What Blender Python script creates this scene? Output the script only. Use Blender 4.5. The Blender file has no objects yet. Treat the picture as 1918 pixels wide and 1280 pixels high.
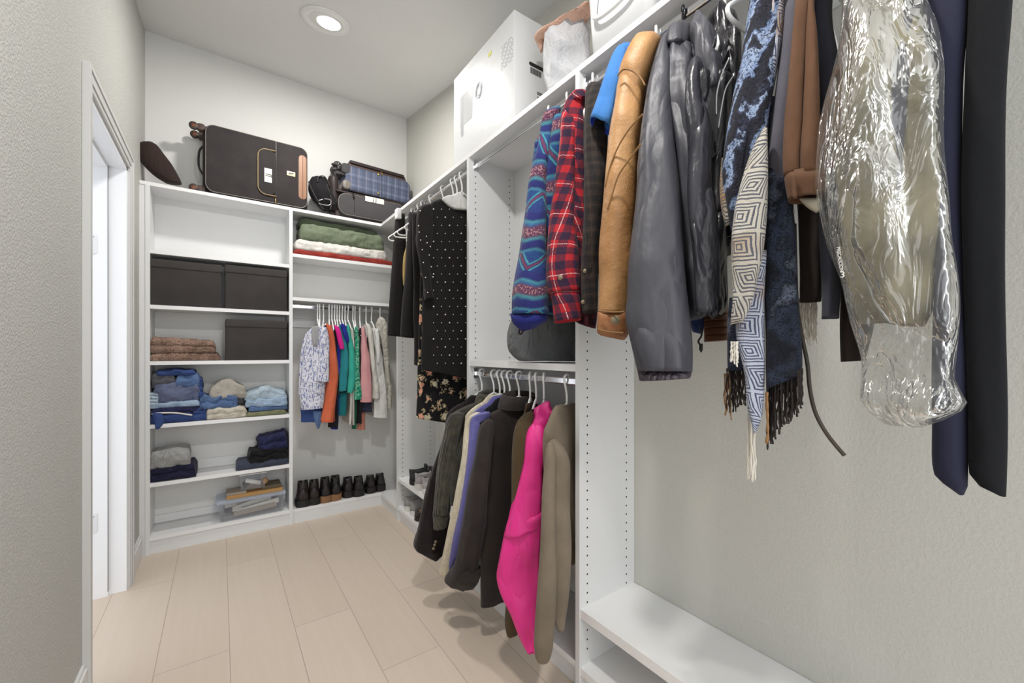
import bpy, math, random
from mathutils import Vector, noise, Matrix
PI = math.pi
sc = bpy.context.scene
COL = sc.collection

# ------------------------------------------------------------------ camera geometry (measured from the room's own lines)
H = 1.16
FPX, CX, CY = 770.0, 959.0, 660.0
YAW = math.atan(547/770)
FX, FY = math.sin(YAW), math.cos(YAW)
RX, RY = math.cos(YAW), -math.sin(YAW)
def ray(px, py):
    u = (px-CX)/FPX; v = (CY-py)/FPX
    return Vector((FX+u*RX, FY+u*RY, v))
def hit(px, py, C, n):
    r = ray(px, py); t = (C.x*n.x+C.y*n.y)/(r.x*n.x+r.y*n.y)
    return Vector((r.x*t, r.y*t, H+r.z*t))
def onx(px, py, X): return hit(px, py, Vector((X,0,0)), Vector((1,0,0)))
def ony(px, py, Y): return hit(px, py, Vector((0,Y,0)), Vector((0,1,0)))
def onz(px, py, Z):
    r = ray(px, py); t = (Z-H)/r.z
    return Vector((r.x*t, r.y*t, Z))

cd = bpy.data.cameras.new('camera'); cam = bpy.data.objects.new('camera', cd); COL.objects.link(cam)
cam.location = (0,0,H); cam.rotation_euler = (PI/2, 0, -YAW)
cd.sensor_width = 36; cd.lens = FPX/1918*36; cd.shift_y = 20/1918; cd.clip_start = 0.02
sc.camera = cam
sc.view_settings.view_transform = 'Standard'
sc.view_settings.look = 'None'

# ------------------------------------------------------------------ materials
def srgb(c):
    return tuple(((x/255)/12.92 if x/255 <= .04045 else ((x/255+.055)/1.055)**2.4) for x in c)+(1,)
class NT:
    def __init__(s, name):
        s.m = bpy.data.materials.new(name); s.m.use_nodes = True
        s.t = s.m.node_tree; s.n = s.t.nodes; s.l = s.t.links
        s.b = s.n['Principled BSDF']; s.out = s.n['Material Output']
    def new(s, typ, ins=None, **kw):
        nd = s.n.new(typ)
        for k, v in kw.items(): setattr(nd, k, v)
        for k, v in (ins or {}).items():
            if isinstance(v, bpy.types.NodeSocket): s.l.new(v, nd.inputs[k])
            else: nd.inputs[k].default_value = v
        return nd
    def math(s, op, a, b=0.0, c=None):
        ins = {0: a, 1: b}
        if c is not None: ins[2] = c
        return s.new('ShaderNodeMath', ins, operation=op).outputs[0]
    def ramp(s, fac, stops, interp='LINEAR'):
        r = s.new('ShaderNodeValToRGB', {0: fac}); cr = r.color_ramp; cr.interpolation = interp
        while len(cr.elements) < len(stops): cr.elements.new(.5)
        for e, (p, c) in zip(cr.elements, stops): e.position = p; e.color = srgb(c) if len(c) == 3 else c
        return r.outputs[0]
    def mix(s, fac, a, b, mode='MIX'):
        nd = s.n.new('ShaderNodeMix'); nd.data_type = 'RGBA'; nd.blend_type = mode
        for k, v in ((0, fac), (6, a), (7, b)):
            if isinstance(v, bpy.types.NodeSocket): s.l.new(v, nd.inputs[k])
            else: nd.inputs[k].default_value = v
        return nd.outputs[2]
    def col(s, v):
        if isinstance(v, bpy.types.NodeSocket): s.l.new(v, s.b.inputs['Base Color'])
        else: s.b.inputs['Base Color'].default_value = v
    def bump(s, hgt, st=.3, dist=.002, normal=None):
        ins = {'Height': hgt, 'Strength': st, 'Distance': dist}
        if normal is not None: ins['Normal'] = normal
        b = s.new('ShaderNodeBump', ins); s.l.new(b.outputs[0], s.b.inputs['Normal']); return b.outputs[0]
    def uv(s):
        u = s.new('ShaderNodeUVMap'); x = s.new('ShaderNodeSeparateXYZ', {0: u.outputs[0]})
        return u.outputs[0], x.outputs[0], x.outputs[1]
    def obj(s): return s.new('ShaderNodeTexCoord').outputs['Object']
    def noise(s, vec, scale, det=3, rough=.5):
        return s.new('ShaderNodeTexNoise', {'Vector': vec, 'Scale': scale, 'Detail': det, 'Roughness': rough})

def plain(name, c, rough=.5, metal=0, bump=0, bscale=200, spec=None, emit=None):
    t = NT(name); t.col(srgb(c)); t.b.inputs['Roughness'].default_value = rough; t.b.inputs['Metallic'].default_value = metal
    if spec is not None: t.b.inputs['Specular IOR Level'].default_value = spec
    if bump: t.bump(t.noise(t.obj(), bscale).outputs[0], bump, .003)
    if emit:
        t.b.inputs['Emission Color'].default_value = srgb(c); t.b.inputs['Emission Strength'].default_value = emit
    return t.m
def wall_mat(name, c, bump=.45, scale=70):
    t = NT(name); o = t.obj()
    n = t.noise(o, scale, 4, .6); n2 = t.noise(o, 3)
    t.col(t.mix(t.math('MULTIPLY', n2.outputs[0], .12), srgb(c), srgb(tuple(x*.86 for x in c))))
    t.b.inputs['Roughness'].default_value = .75
    t.bump(t.ramp(n.outputs[0], [(.42, (0,0,0)), (.62, (255,255,255))]), bump, .004)
    return t.m
def wrinkles(t, o, crease, cscale=14):
    mp = t.new('ShaderNodeMapping', {0: o, 3: (1, 1, .5)})
    w = t.new('ShaderNodeTexNoise', {'Vector': mp.outputs[0], 'Scale': cscale*.8, 'Detail': 3, 'Roughness': .5, 'Distortion': .7})
    r = t.math('SMOOTH_MIN', t.math('ABSOLUTE', t.math('SUBTRACT', w.outputs[0], .5)), .12, .08)
    b1 = t.bump(r, min(1, crease*.8), .05)
    w2 = t.new('ShaderNodeTexNoise', {'Vector': mp.outputs[0], 'Scale': cscale*2.6, 'Detail': 3, 'Roughness': .55, 'Distortion': .5})
    return t.bump(w2.outputs[0], min(1, crease*.9), .012, b1)
def fabric(name, c, c2=None, rough=.85, weave=.25, wscale=900, crease=.5, cscale=14, sheen=.25, spec=.2, var=.35):
    """cloth: two-tone mottling, woven bump and soft creases"""
    t = NT(name); o = t.obj(); uv, u, v = t.uv()
    c2 = c2 or tuple(x*.62 for x in c)
    n = t.noise(o, 9, 4); f = t.ramp(n.outputs[0], [(.35, (0,0,0)), (.7, (255,255,255))])
    t.col(t.mix(t.math('MULTIPLY', t.new('ShaderNodeSeparateColor', {0: f}).outputs[0], var), srgb(c), srgb(c2)))
    t.b.inputs['Roughness'].default_value = rough
    t.b.inputs['Sheen Weight'].default_value = sheen*.25; t.b.inputs['Sheen Roughness'].default_value = .5
    t.b.inputs['Specular IOR Level'].default_value = spec
    b1 = wrinkles(t, o, crease, cscale)
    t.bump(t.noise(o, wscale, 2).outputs[0], weave, .0015, b1)
    return t.m
def stripes(t, coord, period, stops):
    return t.ramp(t.math('FRACT', t.math('DIVIDE', coord, period)), stops, 'CONSTANT')
def finish_cloth(t, o, rough=.85, crease=.45, weave=.3, ws=800, sheen=.2):
    t.b.inputs['Roughness'].default_value = rough; t.b.inputs['Sheen Weight'].default_value = sheen*.25
    t.b.inputs['Specular IOR Level'].default_value = .2
    b1 = wrinkles(t, o, crease, 13)
    t.bump(t.noise(o, ws, 2).outputs[0], weave, .0015, b1)
    return t.m
def plaid(name, base, dark, line, period=.05):
    t = NT(name); o = t.obj(); uv, u, v = t.uv()
    W, K = (255,255,255), (0,0,0)
    sx = stripes(t, u, period, [(0, W), (.42, K), (.5, W), (.56, K)])
    sx = t.ramp(t.math('FRACT', t.math('DIVIDE', u, period)), [(0, K), (.5, W)], 'CONSTANT')
    sy = t.ramp(t.math('FRACT', t.math('DIVIDE', v, period)), [(0, K), (.5, W)], 'CONSTANT')
    s = t.mix(.5, sx, sy)
    c = t.ramp(t.new('ShaderNodeSeparateColor', {0: s}).outputs[0], [(0, base), (.3, tuple((a*.5+b*.5) for a, b in zip(base, dark))), (.8, dark)], 'CONSTANT')
    c = t.ramp(t.new('ShaderNodeSeparateColor', {0: s}).outputs[0], [(0, base), (.25, tuple((a*.45+b*.55) for a, b in zip(base, dark))), (.75, dark)], 'CONSTANT')
    lx = t.ramp(t.math('FRACT', t.math('DIVIDE', u, period*2)), [(0, K), (.12, W), (.145, K)], 'CONSTANT')
    ly = t.ramp(t.math('FRACT', t.math('DIVIDE', v, period*2)), [(0, K), (.12, W), (.145, K)], 'CONSTANT')
    l = t.mix(1.0, lx, ly, 'LIGHTEN')
    n = t.noise(o, 500, 1).outputs[0]
    lf = t.math('MULTIPLY', t.new('ShaderNodeSeparateColor', {0: l}).outputs[0], t.math('GREATER_THAN', n, .47))
    c = t.mix(lf, c, srgb(line))
    c = t.mix(t.math('MULTIPLY', t.noise(o, 120).outputs[0], .35), c, srgb(tuple(x*.5 for x in base)))
    t.col(c); return finish_cloth(t, o)

M = {}
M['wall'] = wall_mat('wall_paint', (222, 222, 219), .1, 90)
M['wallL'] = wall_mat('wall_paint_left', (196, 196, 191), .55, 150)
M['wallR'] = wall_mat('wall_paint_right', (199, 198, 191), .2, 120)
M['ceil'] = wall_mat('ceiling_paint', (226, 226, 224), .1, 80)
M['trim'] = plain('white_trim', (222, 222, 222), .35)
M['door'] = plain('white_jamb_paint', (240, 242, 245), .3)
M['mel'] = plain('white_melamine', (222, 223, 223), .38)
M['mel_edge'] = plain('white_melamine_edge', (232, 232, 232), .35)
M['hole'] = plain('peg_hole_dark', (45, 42, 40), .9)
M['chrome'] = plain('chrome', (225, 225, 228), .12, 1)
M['plastic'] = plain('hanger_plastic', (238, 238, 236), .3)
M['wire'] = plain('dark_hanger_wire', (40, 40, 44), .35, .6)
M['black'] = plain('black_plastic', (22, 22, 24), .4)
M['gold'] = plain('brass', (190, 160, 90), .3, .9)
M['silver'] = plain('steel', (170, 170, 172), .3, .9)
M['rub'] = plain('rubber_wheel', (50, 44, 44), .5)
M['orangehub'] = plain('wheel_hub_copper', (150, 90, 60), .4, .4)
M['btn'] = plain('horn_button', (130, 118, 95), .35)
M['btnd'] = plain('dark_button', (70, 60, 45), .35)
M['paper'] = plain('white_paper', (225, 223, 215), .7)
M['ink'] = plain('ink', (30, 30, 34), .7)
M['lampon'] = plain('lamp_lens', (255, 250, 240), .4, emit=9)
M['lampring'] = plain('lamp_trim_white', (226, 226, 224), .5)

def floor_mat():
    t = NT('oak_plank_floor'); o = t.obj(); s = t.new('ShaderNodeSeparateXYZ', {0: o})
    vec = t.new('ShaderNodeCombineXYZ', {0: t.math('ADD', s.outputs[1], .37), 1: t.math('ADD', s.outputs[0], .234+2.255)})
    br = t.new('ShaderNodeTexBrick', {'Vector': vec.outputs[0], 'Color1': srgb((216,202,187)), 'Color2': srgb((209,194,178)), 'Mortar': srgb((150,134,118)),
        'Scale': 1.0, 'Mortar Size': .0012, 'Mortar Smooth': .1, 'Bias': 0.0, 'Brick Width': 1.22, 'Row Height': .2255}, offset=.37)
    mp = t.new('ShaderNodeMapping', {0: o, 3: (22, 1.2, 1)})
    g = t.noise(mp.outputs[0], 2.2, 6, .6)
    gm = t.new('ShaderNodeMapping', {0: o, 3: (4, .7, 1)}); g2 = t.noise(gm.outputs[0], 2, 4)
    c = t.mix(t.math('MULTIPLY', g.outputs[0], .35), br.outputs[0], srgb((178,158,138)))
    c = t.mix(t.math('MULTIPLY', g2.outputs[0], .3), c, srgb((214,200,186)))
    t.col(c); t.b.inputs['Roughness'].default_value = .42
    t.bump(br.outputs[1], -.3, .001)
    return t.m
M['floor'] = floor_mat()

# ------------------------------------------------------------------ mesh builder
class MB:
    def __init__(s): s.v = []; s.f = []; s.uv = []; s.mi = []; s.sm = []
    def add(s, verts, faces, uvs=None, mi=0, smooth=True):
        b = len(s.v); s.v += [Vector(p) for p in verts]
        s.uv += list(uvs) if uvs else [(p[0]+p[1], p[2]) for p in verts]
        for f in faces: s.f.append(tuple(b+i for i in f)); s.mi.append(mi); s.sm.append(smooth)
    def box(s, x0, x1, y0, y1, z0, z1, mi=0):
        v = [(x0,y0,z0),(x1,y0,z0),(x1,y1,z0),(x0,y1,z0),(x0,y0,z1),(x1,y0,z1),(x1,y1,z1),(x0,y1,z1)]
        s.add(v, [(0,3,2,1),(4,5,6,7),(0,1,5,4),(1,2,6,5),(2,3,7,6),(3,0,4,7)], mi=mi, smooth=False); return s
    def rings(s, R, cap0=True, cap1=True, uvs=None, mi=0, smooth=True):
        m = len(R[0]); b = [p for r in R for p in r]; F = []
        for i in range(len(R)-1):
            for j in range(m):
                k = (j+1) % m; F.append((i*m+j, i*m+k, (i+1)*m+k, (i+1)*m+j))
        if cap0: F.append(tuple(reversed(range(m))))
        if cap1: F.append(tuple((len(R)-1)*m+j for j in range(m)))
        s.add(b, F, uvs, mi, smooth); return s
    def tube(s, pts, r, m=8, mi=0, closed=False):
        pts = [Vector(p) for p in pts]; n = len(pts); R = []
        rr = r if isinstance(r, (list, tuple)) else [r]*n
        up = None
        for i, p in enumerate(pts):
            a = pts[(i-1) % n] if closed or i > 0 else p; c = pts[(i+1) % n] if closed or i < n-1 else p
            d = (c-a).normalized() if (c-a).length > 1e-9 else Vector((0,0,1))
            if up is None: up = d.orthogonal().normalized()
            up = (up-d*up.dot(d)); up = up.normalized() if up.length > 1e-6 else d.orthogonal().normalized()
            q = d.cross(up)
            R.append([p+up*math.cos(2*PI*j/m)*rr[i]+q*math.sin(2*PI*j/m)*rr[i] for j in range(m)])
        if closed: R.append(R[0])
        return s.rings(R, not closed, not closed, mi=mi)
    def cyl(s, c, axis, r, h, m=20, mi=0, r2=None):
        c = Vector(c); a = Vector(axis).normalized(); u = a.orthogonal().normalized(); w = a.cross(u); r2 = r if r2 is None else r2
        mk = lambda q, rad: [q+u*math.cos(2*PI*j/m)*rad+w*math.sin(2*PI*j/m)*rad for j in range(m)]
        e = min(h*.25, r*.2)
        return s.rings([mk(c, r-e), mk(c+a*e, r), mk(c+a*(h-e), r2), mk(c+a*h, r2-e)], mi=mi)
    def sphere(s, c, r, m=8, k=5, mi=0):
        c = Vector(c); rx, ry, rz = (r if isinstance(r, (tuple, list)) else (r, r, r))
        R = [[c+Vector((rx*math.sin(PI*i/k)*math.cos(2*PI*j/m), ry*math.sin(PI*i/k)*math.sin(2*PI*j/m), rz*math.cos(PI*i/k))) for j in range(m)] for i in ([.06]+list(range(1, k))+[k-.06])]
        return s.rings(R, mi=mi)
    def rbox(s, x0, x1, y0, y1, z0, z1, r=.03, e=.01, mi=0, k=6, axis='y', nz=0.0, seed=0, sub=6):
        """rounded box: rounded rectangle in the two other axes swept along `axis`"""
        if axis == 'y': A, B, C = (x0,x1), (z0,z1), (y0,y1)
        elif axis == 'z': A, B, C = (x0,x1), (y0,y1), (z0,z1)
        else: A, B, C = (y0,y1), (z0,z1), (x0,x1)
        def ring(c, ins):
            a0, a1, b0, b1 = A[0]+ins, A[1]-ins, B[0]+ins, B[1]-ins; q = max(min(r-ins*.5, (a1-a0)/2, (b1-b0)/2), .0005); out = []
            for cx, cy, s0 in ((a1-q, b1-q, 0), (a0+q, b1-q, PI/2), (a0+q, b0+q, PI), (a1-q, b0+q, 1.5*PI)):
                for i in range(k+1):
                    th = s0+PI/2*i/k; out.append((cx+q*math.cos(th), cy+q*math.sin(th)))
            # subdivide the straight runs
            o2 = []
            for i, p in enumerate(out):
                o2.append(p); nx = out[(i+1) % len(out)]
                if (i+1) % (k+1) == 0:
                    for j in range(1, sub): o2.append((p[0]+(nx[0]-p[0])*j/sub, p[1]+(nx[1]-p[1])*j/sub))
            res = []
            for a, b in o2:
                p = Vector((a, c, b)) if axis == 'y' else Vector((a, b, c)) if axis == 'z' else Vector((c, a, b))
                if nz: p += Vector(noise.noise_vector(p*9+Vector((seed, seed*.7, 0))))*nz
                res.append(p)
            return res
        L = C[1]-C[0]; e = min(e, L/2.01); R = []; Q = [PI/2*q for q in (0, .33, .67, 1)]
        for b in Q: R.append(ring(C[0]+e*(1-math.cos(b)), e*(1-math.sin(b))))
        for j in range(1, sub): R.append(ring(C[0]+e+(L-2*e)*j/sub, 0))
        for b in reversed(Q): R.append(ring(C[1]-e*(1-math.cos(b)), e*(1-math.sin(b))))
        return s.rings(R, mi=mi)
    def build(s, name, mats, parent=None, local=False):
        me = bpy.data.meshes.new(name); off = Vector((0,0,0))
        if parent is not None and not local: off = parent_world(parent)
        if parent is None and not local:
            lo = [min(p[i] for p in s.v) for i in range(3)]; hi = [max(p[i] for p in s.v) for i in range(3)]
            off = Vector(((lo[0]+hi[0])/2, (lo[1]+hi[1])/2, lo[2]))
        me.from_pydata([p-off for p in s.v], [], s.f); me.update()
        ul = me.uv_layers.new(name='UVMap'); 
        for lp in me.loops: ul.data[lp.index].uv = s.uv[lp.vertex_index]
        if not isinstance(mats, (list, tuple)): mats = [mats]
        for m in mats: me.materials.append(M[m] if isinstance(m, str) else m)
        for p, mi, sm in zip(me.polygons, s.mi, s.sm): p.material_index = mi; p.use_smooth = sm
        o = bpy.data.objects.new(name, me); COL.objects.link(o)
        if parent is None:
            if not local: o.location = off
        else: o.parent = parent
        return o
def parent_world(o):
    p = Vector((0,0,0))
    while o is not None: p += o.location; o = o.parent
    return p
def tag(o, label=None, cat=None, group=None, kind=None):
    if label: o['label'] = label
    if cat: o['category'] = cat
    if group: o['group'] = group
    if kind: o['kind'] = kind
    return o
def thing(name, label, cat, loc=(0,0,0), group=None, rot=(0,0,0)):
    o = bpy.data.objects.new(name, None); COL.objects.link(o); o.location = loc; o.rotation_euler = rot
    o.empty_display_size = .05
    return tag(o, label, cat, group)
def dup(root, loc, rotz=0, label=None, group=None):
    r = root.copy(); COL.objects.link(r); r.location = loc; r.rotation_euler = (0,0,rotz)
    if label: r['label'] = label
    if group: r['group'] = group
    for ch in list(root.children):
        c = ch.copy(); COL.objects.link(c); c.parent = r
        for g in ch.children:
            d = g.copy(); COL.objects.link(d); d.parent = c
    return r
def struct(name, mb, m): return tag(mb.build(name, m), kind='structure')
def text_mesh(txt, size, name, mat, parent, loc, right, up, ext=.0006):
    """flat lettering turned into a mesh; right / up are the writing directions"""
    cu = bpy.data.curves.new(name, 'FONT'); cu.body = txt; cu.size = size; cu.align_x = 'CENTER'; cu.align_y = 'CENTER'; cu.extrude = ext
    to = bpy.data.objects.new(name+'_tmp', cu); COL.objects.link(to)
    bpy.context.view_layer.update()
    me = bpy.data.meshes.new_from_object(to.evaluated_get(bpy.context.evaluated_depsgraph_get()))
    bpy.data.objects.remove(to)
    right = Vector(right).normalized(); up = Vector(up); up = (up-right*up.dot(right)).normalized(); nr = right.cross(up)
    off = parent_world(parent)
    for v in me.vertices: p = v.co.copy(); v.co = Vector(loc)-off+right*p.x+up*p.y+nr*p.z
    me.materials.clear(); me.materials.append(M[mat]); me.name = name
    o = bpy.data.objects.new(name, me); COL.objects.link(o); o.parent = parent
    return o

# ------------------------------------------------------------------ cloth lofts
def cr(a, b, c, d, t):
    return a*(-.5*t**3+t*t-.5*t)+b*(1.5*t**3-2.5*t*t+1)+c*(-1.5*t**3+2*t*t+.5*t)+d*(.5*t**3-.5*t*t)
def slab(parent, name, rows, mode, mat, thick=None, fold=.004, lam=.06, crump=.004, cfreq=9, hollow=True, p=2.5, seed=None, mb_only=False, inner=None, closetop=True, tuck=.05, step=.013, pinch=None, zmin=None):
    dome = .04 if name in ('sleeve', 'forearm_x') else 0
    """Cloth tube: rows of (pixel row, left, right) or (row_l, left, row_r, right[, X]) turned into
    rings standing at their place in the room. mode: ('x',X) / ('y',Y) = faces the aisle at that depth,
    ('p',A,B) = lies in the vertical plane through ground points A and B, ('w',y) = rows are (z,xl,xr)."""
    rnd = random.Random(seed if seed is not None else hash_s(name+str(rows)))
    ph = [rnd.uniform(0, 6.28) for _ in range(6)]; so = Vector((rnd.uniform(0, 50), rnd.uniform(0, 50), 0))
    LR = []
    for r in rows:
        X = mode[1]
        if mode[0] == 'w':
            z, a, b = r; L = Vector((a, mode[1], z)); Rr = Vector((b, mode[1], z)); n = Vector((0,1,0))
        else:
            if len(r) == 3: yl, l, yr, rr = r[0], r[1], r[0], r[2]
            else:
                yl, l, yr, rr = r[:4]
                if len(r) == 5: X = r[4]
            if mode[0] == 'p':
                A = Vector((*mode[1], 0)); B = Vector((*mode[2], 0)); d = (B-A).normalized(); n = Vector((-d.y, d.x, 0)); C = A
            else:
                rc = ray((l+rr)/2, (yl+yr)/2); t = X/(rc.x if mode[0] == 'x' else rc.y)
                C = Vector((rc.x*t, rc.y*t, 0)); n = Vector((rc.x, rc.y, 0)).normalized()
            if n.x*ray((l+rr)/2,0).x+n.y*ray((l+rr)/2,0).y < 0: n = -n
            L = hit(l, yl, C, n); Rr = hit(rr, yr, C, n)
        LR.append((L, Rr, n))
    # resample along length
    cum = [0]
    for i in range(1, len(LR)): cum.append(cum[-1]+(((LR[i][0]+LR[i][1])-(LR[i-1][0]+LR[i-1][1]))/2).length)
    tot = cum[-1]; n_ = max(8, min(70, int(tot/step))); rg = []
    for i in range(n_+1):
        d = tot*i/n_; k = 0
        while k < len(cum)-2 and cum[k+1] < d: k += 1
        t = (d-cum[k])/max(1e-6, cum[k+1]-cum[k]); g = lambda q: LR[max(0, min(len(LR)-1, q))]
        L = cr(g(k-1)[0], g(k)[0], g(k+1)[0], g(k+2)[0], t); Rr = cr(g(k-1)[1], g(k)[1], g(k+1)[1], g(k+2)[1], t)
        nn = g(k)[2].lerp(g(k+1)[2], t).normalized(); rg.append((d, L, Rr, nn))
    wmax = max((b-a).length for _, a, b, _ in rg)
    m = max(20, min(72, int((wmax*2.2)/step))); m += m % 2
    R = []; UV = []
    for i, (d, L, Rr, nn) in enumerate(rg):
        C = (L+Rr)/2; w = (Rr-L).length/2; e1 = (Rr-L).normalized()
        th = w*.8 if thick is None else min(thick/2, w*.95+.002)
        v = d/tot; ring = []
        endt = min(1, (d+.004)/.02) if closetop else 1
        if dome and d < dome: w *= max(.12, math.sqrt(1-(1-d/dome)**2)); endt = min(endt, w/(((Rr-L).length/2)+1e-6))
        grow = .35+.65*v
        for j in range(m):
            a = 2*PI*j/m; c, s_ = math.cos(a), math.sin(a)
            cx = math.copysign(abs(c)**(2/p), c); sx = math.copysign(abs(s_)**(2/p), s_)
            pos = C+e1*w*cx+nn*th*sx*math.sqrt(endt)
            sgn = sx
            ff = math.sin(2*PI*w*cx/lam+ph[0]+1.4*math.sin(d*5+ph[1]))+.5*math.sin(2*PI*w*cx/(lam*.53)+ph[2]+2*math.sin(d*4+ph[3]))
            pos += nn*fold*grow*ff*abs(sgn)
            if crump:
                q = (pos+so)*cfreq; nv = noise.noise_vector(Vector((q.x, q.y, q.z*.7)))
                rd = (1-abs(noise.noise(Vector((q.x*1.3, q.y*1.3, q.z*.9+3)))*2))
                pos += Vector(nv)*crump*.8+nn*(-sgn)*0+nn*sgn*crump*rd*.7
            if zmin is not None and pos.z < zmin: pos.z = zmin+(pos.z-zmin)*.02
            ring.append(pos); UV.append(((a/(2*PI))*2*(w+th)*1.6, d))
        R.append(ring)
    if hollow:
        C = sum(R[-1], Vector())/m
        r1 = [C+(q-C)*.9 for q in R[-1]]; Cu = sum(R[-5], Vector())/m; dv = (Cu-C).normalized()*tuck; r2 = [C+(q-C)*.82+dv for q in R[-1]]
        R += [r1, r2]; UV += [(0, tot)]*(2*m)
    mb = MB(); mb.rings(R, uvs=UV)
    if hollow and inner:
        nf = m; 
        for i in range(len(mb.f)-2-2*m, len(mb.f)): mb.mi[i] = 1 if i >= len(mb.f)-2-m else 0
    if mb_only: return mb
    return mb.build(name, [mat]+([inner] if inner else []), parent)
def hash_s(s):
    h = 7
    for ch in s: h = (h*31+ord(ch)) % 1000003
    return h
def button(parent, px, py, X, r=.007, mat='btn', name='button', axis='x', off=0):
    rc = ray(px, py); t = X/(rc.x if axis == 'x' else rc.y)-off
    p = Vector((rc.x*t, rc.y*t, H+rc.z*t)); n = Vector((rc.x, rc.y, 0)).normalized()
    mb = MB(); mb.cyl(p, -n, r, .003, 14); mb.cyl(p-n*.002, -n, r*.6, .0022, 12); return mb.build(name, mat, parent)
def pts(lst, X, axis='x'):
    return [(onx if axis == 'x' else ony)(a, b, X) for a, b in lst]
def smooth_path(P, n=8):
    P = [Vector(p) for p in P]; out = []
    g = lambda i: P[max(0, min(len(P)-1, i))]
    for i in range(len(P)-1):
        for k in range(n): out.append(cr(g(i-1), g(i), g(i+1), g(i+2), k/n))
    return out+[P[-1]]
# ================================================================== ROOM SHELL
XL, XW, YB, YF, XF = -.372, 1.28, 3.335, 3.11, .993   # left wall, right wall, back wall, back unit front, right unit front
TOPZ, Y0R = 2.133, -1.25
def ceil_z(y): return 3.133+.17*(y-3.41)
b = MB(); b.box(-.9, XW+.15, Y0R, YB+.1, -.1, 0); struct('floor', b, 'floor')
b = MB()
v = [(-.6,Y0R,ceil_z(Y0R)),(XW+.1,Y0R,ceil_z(Y0R)),(XW+.1,YB+.1,ceil_z(YB+.1)),(-.6,YB+.1,ceil_z(YB+.1))]
b.add(v+[(p[0],p[1],p[2]+.08) for p in v], [(0,3,2,1),(4,5,6,7),(0,1,5,4),(1,2,6,5),(2,3,7,6),(3,0,4,7)], smooth=False); struct('ceiling', b, 'ceil')
def wallprism(x0, x1, y0, y1, z0=0):
    b = MB(); v = [(x0,y0,z0),(x1,y0,z0),(x1,y1,z0),(x0,y1,z0),(x0,y0,ceil_z(y0)+.02),(x1,y0,ceil_z(y0)+.02),(x1,y1,ceil_z(y1)+.02),(x0,y1,ceil_z(y1)+.02)]
    b.add(v, [(0,3,2,1),(4,5,6,7),(0,1,5,4),(1,2,6,5),(2,3,7,6),(3,0,4,7)], smooth=False); return b
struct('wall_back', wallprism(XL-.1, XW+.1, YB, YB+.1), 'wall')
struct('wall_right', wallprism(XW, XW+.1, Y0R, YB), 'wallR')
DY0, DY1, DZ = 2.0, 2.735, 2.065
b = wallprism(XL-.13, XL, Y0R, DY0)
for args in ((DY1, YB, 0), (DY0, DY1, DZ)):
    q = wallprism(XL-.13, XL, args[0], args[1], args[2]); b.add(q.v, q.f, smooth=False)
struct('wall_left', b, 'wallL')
# doorway in the left wall: jamb, stop and hinge leaves (the leaf itself swings out of sight)
b = MB(); b.box(XL-.17, XL+.002, DY1-.018, DY1, 0, DZ); b.box(XL-.17, XL+.002, DY0, DY0+.018, 0, DZ); b.box(XL-.17, XL+.002, DY0, DY1, DZ-.018, DZ)
dj = struct('door_1', b, 'door')
b = MB(); b.box(XL-.17, XL-.062, DY1-.031, DY1-.018, 0, DZ-.018); b.box(XL-.17, XL-.062, DY0+.018, DY1-.018, DZ-.031, DZ-.018)
b.build('door_stop', 'door', dj)
b = MB(); b.box(XL-.0635, XL-.0615, DY1-.0318, DY1-.017, 0.02, DZ-.03); b.build('jamb_groove', plain('groove_grey', (150,150,152), .6), dj)
for z in (1.62, .31):
    b = MB(); b.rbox(XL-.15, XL-.098, DY1-.0345, DY1-.031, z, z+.095, r=.012, e=.001)
    h_ = b.build('hinge_leaf', plain('hinge_white', (228,230,234), .3), dj)
    b = MB()
    for dx, dz in ((.012,.02),(.03,.045),(.012,.075),(.04,.08)): b.cyl((XL-.15+dx, DY1-.0344, z+dz), (0,-1,0), .003, .001, 8)
    b.build('screw', 'silver', h_)
b = MB()   # casing with a stepped profile
for w0, w1, t in ((0, .018, .012), (.018, .05, .016), (.05, .066, .02)):
    b.box(XL-.001, XL+t, DY0-w1, DY0-w0, 0, DZ+w1); b.box(XL-.001, XL+t, DY1+w0, DY1+w1, 0, DZ+w1)
    b.box(XL-.001, XL+t, DY0-w0, DY1+w0, DZ+w0, DZ+w1)
struct('trim_1', b, plain('casing_paint', (205,205,203), .45))
def baseboard(name, x0, x1, y0, y1, side):
    b = MB(); b.box(x0, x1, y0, y1, 0, .11)
    if side == 'L': b.box(x0, x0+.008, y0, y1, .11, .125)
    return struct(name, b, 'trim')
baseboard('baseboard_left', XL, XL+.014, DY1+.067, YF-.01, 'L')
baseboard('baseboard_near_left', XL, XL+.014, Y0R, DY0-.067, 'L')

# recessed lights in the sloping ceiling
def downlight(x, y, label):
    z = ceil_z(y); t = thing('recessed_light', label, 'ceiling light', (x, y, z), 'recessed ceiling lights', (math.atan(.17), 0, 0))
    R = lambda r, dz: [(r*math.cos(2*PI*j/40), r*math.sin(2*PI*j/40), dz) for j in range(40)]
    b = MB(); b.rings([R(.125,-.002), R(.124,-.008), R(.112,-.012), R(.098,-.01), R(.085,-.004)], False, False); b.build('trim_ring', 'lampring', t, local=True)
    b = MB(); b.rings([[ (p[0]+0, p[1]-.0, p[2]) for p in R(.085,-.004)], [(p[0]+.008, p[1]-.01, p[2]) for p in R(.066,-.012)], [(p[0]+.012, p[1]-.016, p[2]) for p in R(.06,-.014)]], False, False); b.build('gimbal', 'lampring', t, local=True)
    b = MB(); b.cyl((.012,-.016,-.008), (.0,.0,-1), .058, .009, 36); b.build('lens', 'lampon', t, local=True)
    return t
downlight(.47, 2.41, 'round recessed gimbal light glowing in the ceiling near the back wall')
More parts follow.
